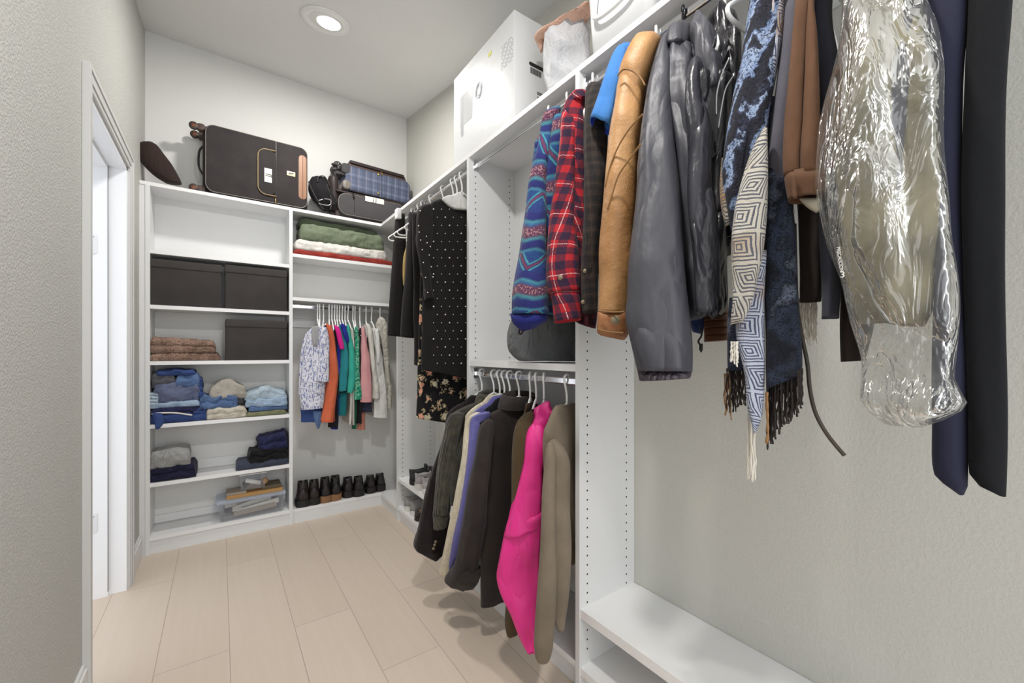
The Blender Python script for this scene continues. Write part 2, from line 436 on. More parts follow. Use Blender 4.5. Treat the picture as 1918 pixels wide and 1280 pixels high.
# ================================================================== CLOSET UNITS
TH = .02
def holes(b, x0, x1, yface, z0, z1, sgn=-1):
    n = int((z1-z0)/.032)
    for xx in (x0, x1):
        for i in range(n+1):
            z = z0+i*.032; c = (xx, yface+sgn*.0006, z)
            b.add([(c[0]+.0033*math.cos(a*PI/4), c[1], c[2]+.0033*math.sin(a*PI/4)) for a in range(8)], [tuple(range(8))], mi=1, smooth=False)
def panel_y(b, y0, zt=TOPZ-TH, front=XF):   # upright standing across the right-hand unit
    b.box(front, XW, y0, y0+TH, 0, zt)
# --- tower left of the back wall
t = thing('shelf_tower', 'white open shelf tower of six compartments against the back wall, left side', 'shelving unit', (.02, 3.22, 0))
b = MB(); b.box(-.346,-.326, YF, YB, 0, TOPZ-TH); b.box(XL, -.346, YF+.004, YF+.02, 0, TOPZ-TH); b.build('side_panel', 'mel', t)
b = MB(); b.box(.379,.399, YF, YB, 0, TOPZ-TH); b.build('side_panel', 'mel', t)
for z in (1.749, 1.432, 1.108, .744, .408, .10):
    b = MB(); b.box(-.326, .379, YF+.002, YB-.003, z-.022, z); b.build('shelf', 'mel_edge', t)
b = MB(); b.box(-.326,.379, YF+.012, YF+.028, 0, .078); b.build('kickboard', 'mel', t)
for za, zb in ((1.75, TOPZ-TH), (.11, .155), (.41, .47)):
    b = MB(); b.box(-.326,.379, YB-.012, YB-.002, za, zb); b.build('back_panel', 'mel', t)
# --- hanging section in the middle of the back wall
t = thing('hanging_section', 'white hanging bay with two upper shelves right of the shelf tower', 'shelving unit', (.72, 3.22, 0))
for z in (1.826, 1.532):
    b = MB(); b.box(.399, XW, YF+.002, YB-.003, z-.022, z); b.build('shelf', 'mel_edge', t)
b = MB(); b.box(.399, XW, YF+.01, YB-.003, .075, .095); b.build('bottom_shelf', 'mel_edge', t)
b = MB(); b.box(.399, XF+.012, YF+.012, YF+.028, 0, .075); b.build('kickboard', 'mel', t)
b = MB(); b.box(.399, XW, YB-.014, YB-.002, 1.34, 1.40); b.build('wall_cleat', 'mel', t)
b = MB(); b.rbox(.400, XW-.001, 3.15, 3.162, 1.46, 1.488, r=.006, e=.001, axis='x'); b.build('hanging_rod', 'chrome', t)
# --- right-hand bays
YC, YA, YBp = 2.755, 1.762, 1.003
t = thing('corner_bay', 'white tall hanging bay with low shoe shelves on the right wall, farthest', 'shelving unit', (1.13, 2.27, 0))
b = MB(); panel_y(b, YC); holes(b, 1.03, 1.235, YC, .14, 2.08); b.build('side_panel', ['mel','hole'], t)
b = MB(); b.box(XF+.012, XF+.028, YC+TH, YF+.011, 0, .074); b.build('kickboard', 'mel', t)
b = MB(); b.box(XF, XW, YC+TH, YF+.01, .075, .098); b.build('corner_deck', 'mel_edge', t)
b = MB(); b.box(XF+.02, XF+.036, YA+TH, YC, 0, .075); b.build('kickboard', 'mel', t)
for z in (.295, .098):
    b = MB(); b.box(XF+.003, XW, YA+TH, YC, z-.022, z); b.build('shelf', 'mel_edge', t)
def rod(t, y0, y1, z):
    b = MB(); b.rbox(1.024, 1.036, y0, y1, z-.013, z+.013, r=.006, e=.001); b.build('hanging_rod', 'chrome', t)
    for y, d in ((y0, 1), (y1, -1)):
        b = MB(); b.rbox(1.016, 1.044, min(y, y+d*.005), max(y, y+d*.005), z-.022, z+.03, r=.008, e=.001); b.build('rod_flange', 'chrome', t)
UZ, LZ = 2.078, 1.055
rod(t, YA+TH, YC, UZ)
t = thing('double_hang_bay', 'white bay with a middle shelf and two chrome rods, centre of the right wall', 'shelving unit', (1.13, 1.39, 0))
b = MB(); panel_y(b, YA); holes(b, 1.03, 1.235, YA, .14, 2.08); b.build('side_panel', ['mel','hole'], t)
b = MB(); b.box(XF+.003, XW, YBp+TH, YA, 1.093, 1.118); b.build('shelf', 'mel_edge', t)
b = MB(); b.box(XF+.003, XW, YBp+TH, YA, .076, .098); b.build('shelf', 'mel_edge', t)
b = MB(); b.box(XF+.02, XF+.036, YBp+TH, YA, 0, .075); b.build('kickboard', 'mel', t)
b = MB(); b.box(XW-.008, XW-.001, YBp+TH, YA, 0.1, TOPZ-TH); b.build('back_panel', 'mel', t)
rod(t, YBp+TH, YA, UZ); rod(t, YBp+TH, YA, LZ)
YE = -.75
t = thing('long_hang_bay', 'white nearest bay on the right wall with a long rod above two low shelves', 'shelving unit', (1.13, .2, 0))
b = MB(); panel_y(b, YBp); holes(b, 1.03, 1.235, YBp, .14, 2.08); b.build('side_panel', ['mel','hole'], t)
b = MB(); panel_y(b, YE-TH); b.build('side_panel', 'mel', t)
b = MB(); b.box(XF+.003, XW-.002, YE, YBp, .258, .288); b.build('shelf', 'mel_edge', t)
b = MB(); b.box(XF+.003, XW-.002, YE, YBp, .064, .09); b.build('shelf', 'mel_edge', t)
b = MB(); b.box(XF+.02, XF+.036, YE, YBp, 0, .064); b.build('kickboard', 'mel', t)
rod(t, YE, YBp, UZ)
# --- the continuous L-shaped top shelf
t = thing('top_shelf', 'long white L-shaped shelf running over all the closet bays', 'shelf', (1.13, 1.2, TOPZ-TH))
b = MB(); b.box(XL+.001, XF, YF, YB, TOPZ-TH, TOPZ); b.build('shelf_board', 'mel_edge', t)
b = MB(); b.box(XF, XW, YE-TH, YB, TOPZ-TH, TOPZ); b.build('shelf_board', 'mel_edge', t)
b = MB(); b.box(XW-.018, XW-.002, YE, YBp, TOPZ-TH-.075, TOPZ-TH); b.build('wall_cleat', 'mel', t)
# ================================================================== CLOTH MATERIALS
def crumpled(name, c, c2=None, rough=.8, crease=.6, cscale=10, **k): return fabric(name, c, c2, rough=rough, crease=crease, cscale=cscale, **k)
M['denim'] = fabric('denim_blue', (58,78,130), (34,46,88), crease=.7, wscale=700)
M['denim_mid'] = fabric('denim_mid', (92,116,156), (60,80,120), crease=.7)
M['denim_light'] = fabric('denim_light', (160,180,202), (122,144,174), crease=.7)
M['denim_pale'] = fabric('denim_pale', (176,192,204), (138,158,174), crease=.7)
M['denim_grey'] = fabric('denim_greyblue', (104,112,140), (74,80,100), crease=.7)
M['grey_char'] = fabric('charcoal_cotton', (84,84,90), (62,62,68), crease=.6)
M['khaki'] = fabric('khaki_cotton', (205,198,184), (170,162,146), crease=.7)
M['taupe'] = fabric('taupe_cotton', (172,166,156), (140,134,124), crease=.6)
M['olive'] = fabric('olive_cotton', (128,130,100), (92,94,70), crease=.6)
M['sweat'] = fabric('heather_grey', (160,160,158), (120,120,120), crease=.8)
M['sweatin'] = fabric('pale_lining', (196,196,206), (160,160,170), crease=.8)
M['navy'] = fabric('navy_cotton', (36,36,62), (18,18,34), crease=.8)
M['navy2'] = fabric('deep_blue_cotton', (42,44,80), (22,22,44), crease=.8)
M['blackc'] = fabric('black_cotton', (30,29,32), (14,14,16), crease=.7)
M['slate'] = fabric('slate_cotton', (66,72,88), (48,52,66), crease=.5)
M['green_bl'] = fabric('sage_blanket', (116,126,104), (88,98,78), crease=1, cscale=8)
M['green_dk'] = fabric('deep_sage_blanket', (94,104,84), (68,78,60), crease=1, cscale=8)
M['white_bl'] = fabric('white_blanket', (222,218,212), (190,186,180), crease=1, cscale=8)
M['red_bl'] = fabric('red_blanket', (150,56,48), (112,38,34), crease=1, cscale=8)
M['knit_bl'] = fabric('brown_knit', (176,146,128), (120,92,80), crease=1, cscale=60, weave=1, wscale=260, var=.8)
M['boxblack'] = fabric('black_box_cloth', (64,60,59), (52,49,49), crease=.05, weave=.5, sheen=0, var=.5)
M['blackboxlid'] = fabric('black_box_lid_cloth', (70,66,64), (58,55,54), crease=.05, weave=.5, sheen=0, var=.5)
M['kraft'] = plain('kraft_board', (176,134,82), .8)
M['board'] = plain('grey_printed_board', (150,138,124), .8)
M['blind'] = plain('cream_slats', (214,208,194), .5)
M['case'] = fabric('black_luggage_cloth', (58,54,54), (44,41,42), crease=.06, weave=.5, sheen=.05, var=.6)
M['case2'] = fabric('grey_luggage_cloth', (78,76,78), (60,58,60), crease=.1, weave=.4, sheen=.05)
M['casedk'] = plain('dark_luggage_trim', (44,34,34), .55)
M['piping'] = plain('gold_piping', (150,130,92), .4)
M['pipingg'] = plain('grey_piping', (120,114,108), .4)
M['tanpatch'] = plain('tan_leather_patch', (150,112,88), .5, bump=.1, bscale=300)
M['zipm'] = plain('brown_zip_tape', (86,66,62), .6, bump=.3, bscale=600)
def plaid_case():
    t = NT('blue_plaid_luggage'); o = t.obj(); s = t.new('ShaderNodeSeparateXYZ', {0: o})
    x = t.math('MULTIPLY', s.outputs[0], 1); z = s.outputs[2]; W, K = (255,)*3, (0,)*3
    c = t.ramp(t.math('FRACT', t.math('DIVIDE', z, .075)), [(0, (86,94,116)), (.4, (74,82,106)), (.62, (102,112,134)), (.8,(80,90,114))], 'LINEAR')
    l = t.ramp(t.math('FRACT', t.math('DIVIDE', x, .055)), [(0, K), (.1, W), (.17, K), (.3, W), (.36, K)], 'CONSTANT')
    l2 = t.ramp(t.math('FRACT', t.math('DIVIDE', x, .055)), [(0, K), (.6, W), (.66, K)], 'CONSTANT')
    c = t.mix(t.new('ShaderNodeSeparateColor', {0: l}).outputs[0], c, srgb((56,60,80)))
    c = t.mix(t.math('MULTIPLY', t.new('ShaderNodeSeparateColor', {0: l2}).outputs[0], .6), c, srgb((160,150,150)))
    t.col(c); t.b.inputs['Roughness'].default_value = .7; t.bump(t.noise(o, 700).outputs[0], .2, .001); return t.m
M['plaidcase'] = plaid_case()
def clear(name, tint=(235,240,245), alpha=.28, rough=.12):
    t = NT(name); tr = t.new('ShaderNodeBsdfTransparent', {0: srgb(tint)}); gl = t.new('ShaderNodeBsdfPrincipled', {'Base Color': srgb(tint), 'Roughness': rough})
    if 'bag' in name or 'string' in name:
        wn = t.new('ShaderNodeTexNoise', {'Vector': t.obj(), 'Scale': 14.0, 'Detail': 4.0, 'Distortion': 1.0}); bb = t.new('ShaderNodeBump', {'Height': t.math('POWER', t.math('ABSOLUTE', t.math('SUBTRACT', wn.outputs[0], .5)), .6), 'Strength': .45, 'Distance': .02}); t.l.new(bb.outputs[0], gl.inputs['Normal'])
    lw = t.new('ShaderNodeLayerWeight', {0: .35}); f = t.math('ADD', t.math('MULTIPLY', lw.outputs[1], .3 if alpha < .3 else .5), alpha)
    mx = t.new('ShaderNodeMixShader', {0: f, 1: tr.outputs[0], 2: gl.outputs[0]}); t.l.new(mx.outputs[0], t.out.inputs[0]); return t.m
M['clear'] = clear('clear_plastic_bin', (252,253,255), alpha=.03)
M['clearlid'] = clear('clear_plastic_lid', (236,241,248), .22, .25)
M['frost'] = clear('frosted_plastic', (240,241,242), .72, .35)

# ================================================================== FOLDED AND BOXED THINGS ON THE BACK WALL SHELVES
YS = YF+.012
def bx(px, py=700, Y=YS): return ony(px, py, Y).x
def bz(px, py, Y=YS): return ony(px, py, Y).z
def fold_mesh(x0, x1, z0, z1, y0=YS, y1=YB-.025, layers=2, seed=1, crump=.006, top=None, r=.02, cf=11, slump=0, m=None):
    """a folded cloth: a thick bundle swept left to right whose front shows its layers"""
    rnd = random.Random(seed); mb = MB(); n = max(10, int((x1-x0)/.012)); prof = []
    hgt = z1-z0; K = layers*9
    front = []
    for i in range(K+1):
        q = i/K; ph = (q*layers) % 1.0
        bulge = abs(math.sin(PI*q*layers))**.45
        front.append((q, bulge))
    R = []; UV = []
    for i in range(n+1):
        u = i/n; x = x0+(x1-x0)*u; e = min(u, 1-u)/.06; es = math.sqrt(min(1, e*(2-min(e,1)))) if e < 1 else 1
        hh = hgt*(.55+.45*es)*(1-slump*abs(u-.45)) if top is None else hgt*(.55+.45*es)*(1+top(u))
        ins = .014*(1-es); ring = []
        for q, bu in front:
            zz = z0+hh*q; yy = y0+ins+.012*(1-bu)+.014*(max(0, q-.85)/.15)**2
            ring.append(Vector((x, yy, zz)))
        for k in range(1, 9): ring.append(Vector((x, y0+ins+.014+(y1-y0-.03)*k/8, z0+hh)))
        for k in range(1, 4): ring.append(Vector((x, y1-.008, z0+hh*(1-k/4))))
        for k in range(0, 8): ring.append(Vector((x, y1-.01-(y1-y0-.03)*k/8, z0)))
        out = []
        for p in ring:
            f = .15+.85*min(1, (p.z-z0)/.015); nv = noise.noise_vector(p*cf+Vector((seed*3.1, 0, seed))); nv = nv+noise.noise_vector(p*cf*2.6+Vector((seed, 5, seed)))*.55
            rd = 1-abs(noise.noise(p*cf*1.4+Vector((0, seed, 0)))*2)
            rd2 = 1-abs(noise.noise(Vector((p.x*22+seed, p.y*10, p.z*45+p.x*14)))*2)
            q = p+Vector((nv.x*.7, nv.y-.5*rd*.6-rd2*.8, (nv.z+rd*.6)*f))*crump*1.15
            q.z = max(q.z, z0+.0005); q.y = min(q.y, YB-.006); out.append(q)
        R.append(out); UV += [(x, p.z+p.y) for p in out]
    mb.rings(R, uvs=UV); return mb
def folded(name, label, cat, pxl, pxr, pyt, pyb, mat, z0=None, group=None, dy=0, Y=YS, **k):
    x0, x1 = bx(pxl, Y=Y), bx(pxr, Y=Y); pm = (pxl+pxr)/2
    za = z0 if z0 is not None else bz(pm, pyb); zb = bz(pm, pyt)
    o = fold_mesh(x0, x1, za, zb, y0=Y+dy, seed=hash_s(label) % 97, **k).build(name, mat)
    return tag(o, label, cat, group)
# black storage boxes
def storage_box(pl, pr, pt, zb, label):
    x0, x1 = bx(pl), bx(pr); zt = bz(pr, pt); t = thing('storage_box', label, 'storage box', ((x0+x1)/2, YS+.1, zb), 'black cloth storage boxes')
    b = MB(); b.rbox(x0+.002, x1-.002, YS+.004, YB-.03, zb, zt-.03, r=.006, e=.004); b.build('box_body', 'boxblack', t)
    b = MB(); b.rbox(x0, x1, YS, YB-.026, zt-.048, zt, r=.008, e=.004); b.build('lid', 'blackboxlid', t)
storage_box(277, 416, 497, 1.432, 'black cloth lidded box on the second shelf down, left of its twin')
storage_box(421, 538, 507, 1.432, 'black cloth lidded box on the second shelf down, right of its twin')
storage_box(422, 538, 602, 1.108, 'black cloth lidded box alone beside the brown knitted blanket')
# brown knitted blanket with its roll
t = thing('knitted_blanket', 'brown knitted blanket folded on the third shelf beside a black box', 'blanket', (bx(345), 3.2, 1.108))
x0, x1 = bx(279), bx(404)
fold_mesh(x0, bx(412), 1.108, bz(300,662), layers=1, seed=4, crump=.006, cf=30).build('lower_fold', 'knit_bl', t)
fold_mesh(x0, x1, bz(300,662), bz(340,640)+.004, layers=2, seed=5, crump=.007, cf=30, top=lambda u: .28*(1-u)).build('upper_fold', 'knit_bl', t)
# sage, white and red blankets
Z = 1.826
folded('blanket', 'red folded blanket at the bottom of the blanket pile', 'blanket', 550, 742, 478, 490, 'red_bl', Z, layers=1, crump=.006)
folded('blanket', 'white folded blanket between the red and the green blankets', 'blanket', 553, 726, 459, 478, 'white_bl', bz(646,478), layers=1, crump=.008, dy=.002)
folded('blanket', 'sage green fleece blanket folded on top of the pile', 'blanket', 563, 720, 430, 459, 'green_bl', bz(641,459), layers=1, crump=.01, dy=.004, cf=8)
o = fold_mesh(bx(563), bx(712), bz(641,432), bz(641,417), y0=YS+.055, layers=1, seed=8, crump=.008, cf=8).build('blanket', 'green_dk'); tag(o, 'darker green blanket lying behind the sage fleece blanket', 'blanket')
# jeans shelf
Z = .744
folded('jeans', 'deep blue folded jeans at the bottom left, one leg drooping over the shelf edge', 'jeans', 280, 362, 774, 799, 'denim', Z, layers=1, crump=.01, top=lambda u: .1*math.sin(u*5))
o = slab(None, 'jeans_leg_tmp', [(768,283,800), (780,284,306), (795,288,301), (804,291,296)] if False else [(774,284,303), (786,287,307), (796,290,305), (804,291,298)], ('y', YF-.006), 'denim', .014, fold=.002, hollow=False, crump=.004)
o.name = 'jeans_hem'; jl = [q for q in COL.objects if q.get('label', '').startswith('deep blue folded jeans')][0]
o.parent = jl; o.location = o.location-jl.location
folded('jeans', 'royal blue folded jeans wedged right of the drooping pair', 'jeans', 360, 388, 766, 790, 'denim', Z, layers=2, crump=.008)
folded('jeans', 'navy folded jeans second from the bottom of the left pile', 'jeans', 281, 386, 763, 774, 'navy2', bz(330,775), layers=1, crump=.006)
folded('jeans', 'faded light blue jeans folded in the middle of the left pile', 'jeans', 279, 374, 753, 764, 'denim_light', bz(330,764), layers=1, crump=.008)
folded('jeans', 'pale striped rolled denim cuff at the left end of the pile', 'jeans', 275, 298, 737, 756, 'denim_pale', bz(286,760), layers=4, crump=.004, dy=-.006)
t = thing('jeans', 'charcoal and blue folded jeans, tall bundle on top of the left pile', 'jeans', (bx(328), 3.2, bz(330,753)))
fold_mesh(bx(284), bx(372), bz(330,754), bz(330,718), layers=1, seed=21, crump=.014, cf=8, top=lambda u: -.25*max(0, .25-u)).build('lower_fold', 'denim_grey', t)
fold_mesh(bx(283), bx(330), bz(330,726), bz(330,701), layers=1, seed=22, crump=.012, cf=8, y0=YS+.004).build('charcoal_fold', 'grey_char', t)
fold_mesh(bx(328), bx(374), bz(330,726), bz(330,703), layers=1, seed=23, crump=.014, cf=8, y0=YS+.002).build('blue_fold', 'denim_mid', t)
fold_mesh(bx(290), bx(366), bz(330,704), bz(330,694), layers=1, seed=24, crump=.012, cf=10, y0=YS+.01).build('waistband', 'denim', t)
fold_mesh(bx(358), bx(379), bz(330,748), bz(330,712), layers=3, seed=25, crump=.014, cf=14, y0=YS+.008).build('side_fold', 'denim', t)
folded('trousers', 'cream khaki trousers folded at the bottom of the middle pile', 'trousers', 386, 463, 764, 788, 'khaki', Z, layers=2, crump=.01, cf=14)
folded('jeans', 'mid blue crumpled jeans folded in the middle pile', 'jeans', 370, 446, 742, 766, 'denim_mid', bz(410,766), layers=2, crump=.014, cf=14, top=lambda u: .25*(.5-u))
folded('trousers', 'taupe trousers folded on top of the middle pile', 'trousers', 392, 461, 720, 748, 'taupe', bz(425,748), layers=1, crump=.012, dy=.012, cf=8, top=lambda u: .5*math.sin(u*PI)-.25)
folded('trousers', 'olive trousers folded at the bottom of the right pile', 'trousers', 461, 537, 770, 781, 'olive', Z, layers=1, crump=.006)
folded('jeans', 'slate blue jeans folded second from the bottom of the right pile', 'jeans', 466, 539, 761, 770, 'denim_mid', bz(500,770), layers=1, crump=.006)
t = thing('jeans', 'pale washed jeans folded on top of the right pile', 'jeans', (bx(498), 3.2, bz(500,762)))
fold_mesh(bx(460), bx(539), bz(500,762), bz(500,746), layers=1, seed=31, crump=.01, cf=9).build('lower_fold', 'denim_light', t)
fold_mesh(bx(459), bx(538), bz(500,749), bz(500,736), layers=1, seed=32, crump=.014, cf=9, top=lambda u: .7*math.sin(u*PI)-.1, y0=YS+.006).build('upper_fold', 'denim_pale', t)
b = MB(); b.tube(smooth_path(pts([(284,776),(300,774),(330,774),(352,777),(360,778)], YS-.012, 'y')), .005, 6); o = b.build('white_hem', 'white_bl', jl); o.location = (0,0,0)
# lower clothes shelf
Z = .408
folded('sweatpants', 'dark navy sweatpants folded under the heather grey pair', 'sweatpants', 279, 368, 873, 897, 'navy', Z, layers=2, crump=.01)
folded('sweatpants', 'heather grey sweatpants folded on the lower left pile', 'sweatpants', 281, 357, 849, 873, 'sweat', bz(320,875), layers=1, crump=.014, cf=8, top=lambda u: .3*math.sin(u*PI))
folded('trousers', 'slate grey trousers folded flat at the bottom of the lower right pile', 'trousers', 443, 540, 862, 878, 'slate', Z, layers=1, crump=.006)
folded('trousers', 'black trousers bundled in the middle of the lower right pile', 'trousers', 466, 539, 842, 864, 'blackc', bz(500,865), layers=2, crump=.014, cf=14)
folded('trousers', 'dark navy trousers bundled on top of the lower right pile', 'trousers', 484, 540, 822, 843, 'navy2', bz(500,844), layers=2, crump=.016, cf=14, top=lambda u: .45*u)
# clear bin with lid and its contents, boards and a little clear box on top
Z = .10
x0, x1 = bx(409), bx(534); zt = bz(470, 931)
t = thing('clear_storage_bin', 'clear plastic lidded bin of cream slats on the bottom tower shelf', 'storage bin', ((x0+x1)/2, 3.2, Z))
def tray(b, x0, x1, y0, y1, z0, z1, tp=.012, w=.0025, r=.02):
    R = lambda ins, z: [Vector(p) for p in rr2(x0+ins, x1-ins, y0+ins, y1-ins, r, z)]
    b.rings([R(tp, z0), R(0, z1), R(w, z1), R(tp+w, z0+w)], True, True)
def rr2(x0, x1, y0, y1, r, z, k=5):
    out = []
    for cx, cy, s0 in ((x1-r, y1-r, 0), (x0+r, y1-r, PI/2), (x0+r, y0+r, PI), (x1-r, y0+r, 1.5*PI)):
        for i in range(k+1): out.append((cx+r*math.cos(s0+PI/2*i/k), cy+r*math.sin(s0+PI/2*i/k), z))
    return out
b = MB(); tray(b, x0, x1, YF+.006, YB-.03, Z, zt-.012); b.build('bin_body', 'clear', t)
b = MB(); b.rbox(x0-.012, x1+.006, YF, YB-.024, zt-.014, zt, r=.012, e=.004); b.rbox(x0-.006, x1, YF+.004, YB-.03, zt-.02, zt-.012, r=.01, e=.002); b.build('lid', 'clearlid', t)
b = MB(); b.rbox(x0-.018, x0-.008, 3.18, 3.25, zt-.05, zt+.006, r=.004, e=.003); b.build('latch', 'clearlid', t)
rnd = random.Random(3)
for i in range(11):
    zz = Z+.02+i*.0042; tilt = rnd.uniform(.0, .05); b = MB(); xa, xb = x0+.03+rnd.uniform(0, .09), x1-.03-rnd.uniform(0, .07); y = YF+.028+i*.011
    v = [(xa, y, zz), (xb, y+.006, zz+tilt), (xb, y+.012, zz+tilt+.03), (xa, y+.006, zz+.028)]
    b.add(v+[(p[0], p[1]+.002, p[2]) for p in v], [(0,3,2,1),(4,5,6,7),(0,1,5,4),(1,2,6,5),(2,3,7,6),(3,0,4,7)], smooth=False)
    o = b.build('slat', 'blind' if i % 3 else 'board'); tag(o, 'flat window-blind slat lying inside the clear storage bin', 'slat', 'slats in the clear bin')
b = MB(); b.rbox(x0+.03, x1-.03, YF+.155, YB-.05, Z+.01, zt-.03, r=.01, e=.005, nz=.006); o = b.build('folded_bag', 'slate'); tag(o, 'grey folded cloth behind the slats in the clear bin', 'cloth')
zz = zt+.001
b = MB(); b.box(bx(424), bx(530), YF+.03, YF+.17, zz, zz+.02); o = b.build('flat_box', 'kraft'); tag(o, 'long kraft cardboard flat box lying on the clear bin lid', 'box')
b = MB(); b.box(bx(424), bx(462), YF+.035, YF+.15, zz+.021, zz+.036); o = b.build('printed_box', 'board'); tag(o, 'small grey printed carton on the left end of the kraft box', 'box')
b = MB(); b.box(bx(492), bx(528), YF+.05, YF+.17, zz+.021, zz+.042); o = b.build('printed_box', plain('dark_printed', (96,84,66), .7, bump=.2)); tag(o, 'dark patterned carton on the right end of the kraft box', 'box')
xa, xb = bx(450), bx(499); zz += .0365; zb_ = bz(475, 891)
t = thing('small_clear_box', 'small clear plastic box of odds and ends topmost on the bin', 'storage box', ((xa+xb)/2, YF+.1, zz))
b = MB(); tray(b, xa, xb, YF+.04, YF+.14, zz, zb_, tp=.004, r=.008); b.build('box_body', 'clear', t)
b = MB(); b.rbox(xa-.005, xb+.005, YF+.035, YF+.145, zb_, zb_+.007, r=.008, e=.002); b.build('lid', 'frost', t)
for i, (c, dx) in enumerate((('ink', .03), ('board', .07), ('denim_grey', .11), ('kraft', .15))):
    b = MB(); b.sphere((xa+dx*.9+.005, YF+.09, zz+.03), (.02,.025,.022), 10, 6); o = b.build('trinket', c); tag(o, ['round black trinket in the small clear box, far left', 'round beige trinket in the small clear box', 'round blue grey trinket in the small clear box', 'round tan trinket in the small clear box, far right'][i], 'trinket')
b = MB(); b.tube([(xa+.03, YF+.06, zz+.06), (xb-.03, YF+.062, zz+.03)], .014, 10); o = b.build('paper_roll', 'paper'); tag(o, 'rolled white paper tube inside the small clear box', 'paper roll')

# ================================================================== LUGGAGE ON THE TOP SHELF
def wheel(b_list, c, axis, r, w, parent, hub='orangehub'):
    b = MB(); b.cyl(Vector(c)-Vector(axis)*w/2, axis, r, w, 22); o = b.build('wheel', 'rub', parent)
    b = MB(); a = Vector(axis).normalized(); u = a.orthogonal().normalized(); q = a.cross(u)
    f = Vector(c)+a*(w/2+.0004)
    for k in range(6):
        d = u*math.cos(k*PI/3)+q*math.sin(k*PI/3); b.tube([f+d*r*.15, f+d*r*.72], r*.085, 5)
    b.cyl(f-a*.001, a, r*.22, .003, 10); b.build('spokes', hub, o)
    return o
def piping_loop(x0, x1, z0, z1, y, r, rad, mat, parent, name='piping', bez=6):
    P = []
    for cx, cz, s0 in ((x1-r, z1-r, 0), (x0+r, z1-r, PI/2), (x0+r, z0+r, PI), (x1-r, z0+r, 1.5*PI)):
        for i in range(bez+1): P.append((cx+r*math.cos(s0+PI/2*i/bez), y, cz+r*math.sin(s0+PI/2*i/bez)))
    b = MB(); b.tube(P, rad, 6, closed=True); return b.build(name, mat, parent)
Z = TOPZ
# the big dark case lying on its side
t = thing('suitcase', 'large charcoal spinner suitcase lying on its side, tan corner patch and paper tag', 'suitcase', (.21, 3.22, Z))
x0, x1, yf, yb, zt = -.085, .497, 3.118, 3.322, Z+.432
b = MB(); b.rbox(x0, x1, yf+.05, yb, Z+.006, zt, r=.035, e=.012); b.build('case_body', 'case', t)
b = MB(); b.rbox(x0+.012, x1-.006, yf, yf+.062, Z+.012, zt-.008, r=.045, e=.008); b.build('front_panel', 'case', t)
b = MB(); b.rbox(x0-.003, x1+.003, yf+.058, yf+.076, Z+.004, zt+.003, r=.037, e=.003); b.build('zip_band', 'casedk', t)
piping_loop(x0+.014, x1-.008, Z+.014, zt-.01, yf+.004, .045, .0028, 'pipingg', t)
xd = ony(517, 330, yf).x
b = MB(); b.box(xd-.0015, xd+.0015, yf-.0012, yf+.001, Z+.016, zt-.012); b.build('panel_seam', 'black', t)
px0 = ony(483, 310, yf).x
b = MB(); b.rbox(px0, xd+.0, yf-.009, yf+.002, Z+.055, Z+.352, r=.04, e=.005); b.build('pocket', 'case', t)
b = MB()
P = [(xd, yf-.006, Z+.352)]; 
for i in range(9): a = PI/2+PI/2*i/8; P.append((px0+.05+.05*math.cos(a), yf-.006, Z+.302+.05*math.sin(a)))
for i in range(9): a = PI+PI/2*i/8; P.append((px0+.05+.05*math.cos(a), yf-.006, Z+.105+.05*math.sin(a)))
P.append((xd, yf-.006, Z+.055)); b.tube(P, .0035, 6); b.build('pocket_zip', 'piping', t)
A = ony(495, 316, yf); B = ony(509, 343, yf)
b = MB(); b.box(A.x, B.x, yf-.0125, yf-.0095, B.z-.004, A.z+.002); tg = b.build('paper_tag', 'paper', t); tg['label'] = 'white handwritten paper tag'
text_mesh('JJ', .04, 'tag_writing', 'ink', tg, ((A.x+B.x)/2, yf-.0135, (A.z+B.z)/2), (0,0,1), (-1,0,0))
A = ony(537, 320, yf); B = ony(553, 332, yf)
b = MB(); b.rbox(A.x, B.x, yf-.004, yf+.001, B.z, A.z, r=.003, e=.001); bd = b.build('badge', plain('badge_cream', (205,196,160), .4), t)
b = MB(); b.tube(smooth_path([(A.x+.012, yf-.0045, B.z+.012), ((A.x+B.x)/2-.004, yf-.0045, A.z-.012), ((A.x+B.x)/2+.002, yf-.0045, B.z+.014), (B.x-.012, yf-.0045, B.z+.022)]), .0025, 5); b.build('badge_mark', 'ink', bd)
A = ony(559, 300, yf); b = MB(); b.rbox(A.x, x1-.012, yf-.003, yf+.03, Z+.07, Z+.372, r=.035, e=.003); o = b.build('leather_patch', 'tanpatch', t); o['label'] = 'tan leather edge patch'
b = MB(); b.tube([(xd-.004, yf-.004, Z+.045), (xd-.004, yf-.006, Z+.01)], .003, 6); b.build('zip_pull', 'gold', t)
b = MB(); b.tube(smooth_path([(x0, 3.2, Z+.31), (x0-.02, 3.2, Z+.27), (x0-.022, 3.2, Z+.18), (x0, 3.2, Z+.13)]), .006, 8); b.build('side_handle', 'casedk', t)
for (y, z) in ((3.165, Z+.405), (3.29, Z+.405), (3.165, Z+.028), (3.29, Z+.028)):
    b = MB(); b.rbox(x0-.03, x0+.012, y-.02, y+.02, z-.02, z+.02, r=.014, e=.004); b.build('wheel_housing', plain('brown_housing', (74,56,50), .5), t)
    wheel(None, (x0-.045, y-.012, z-.002), (0,-1,0), .024, .016, t)
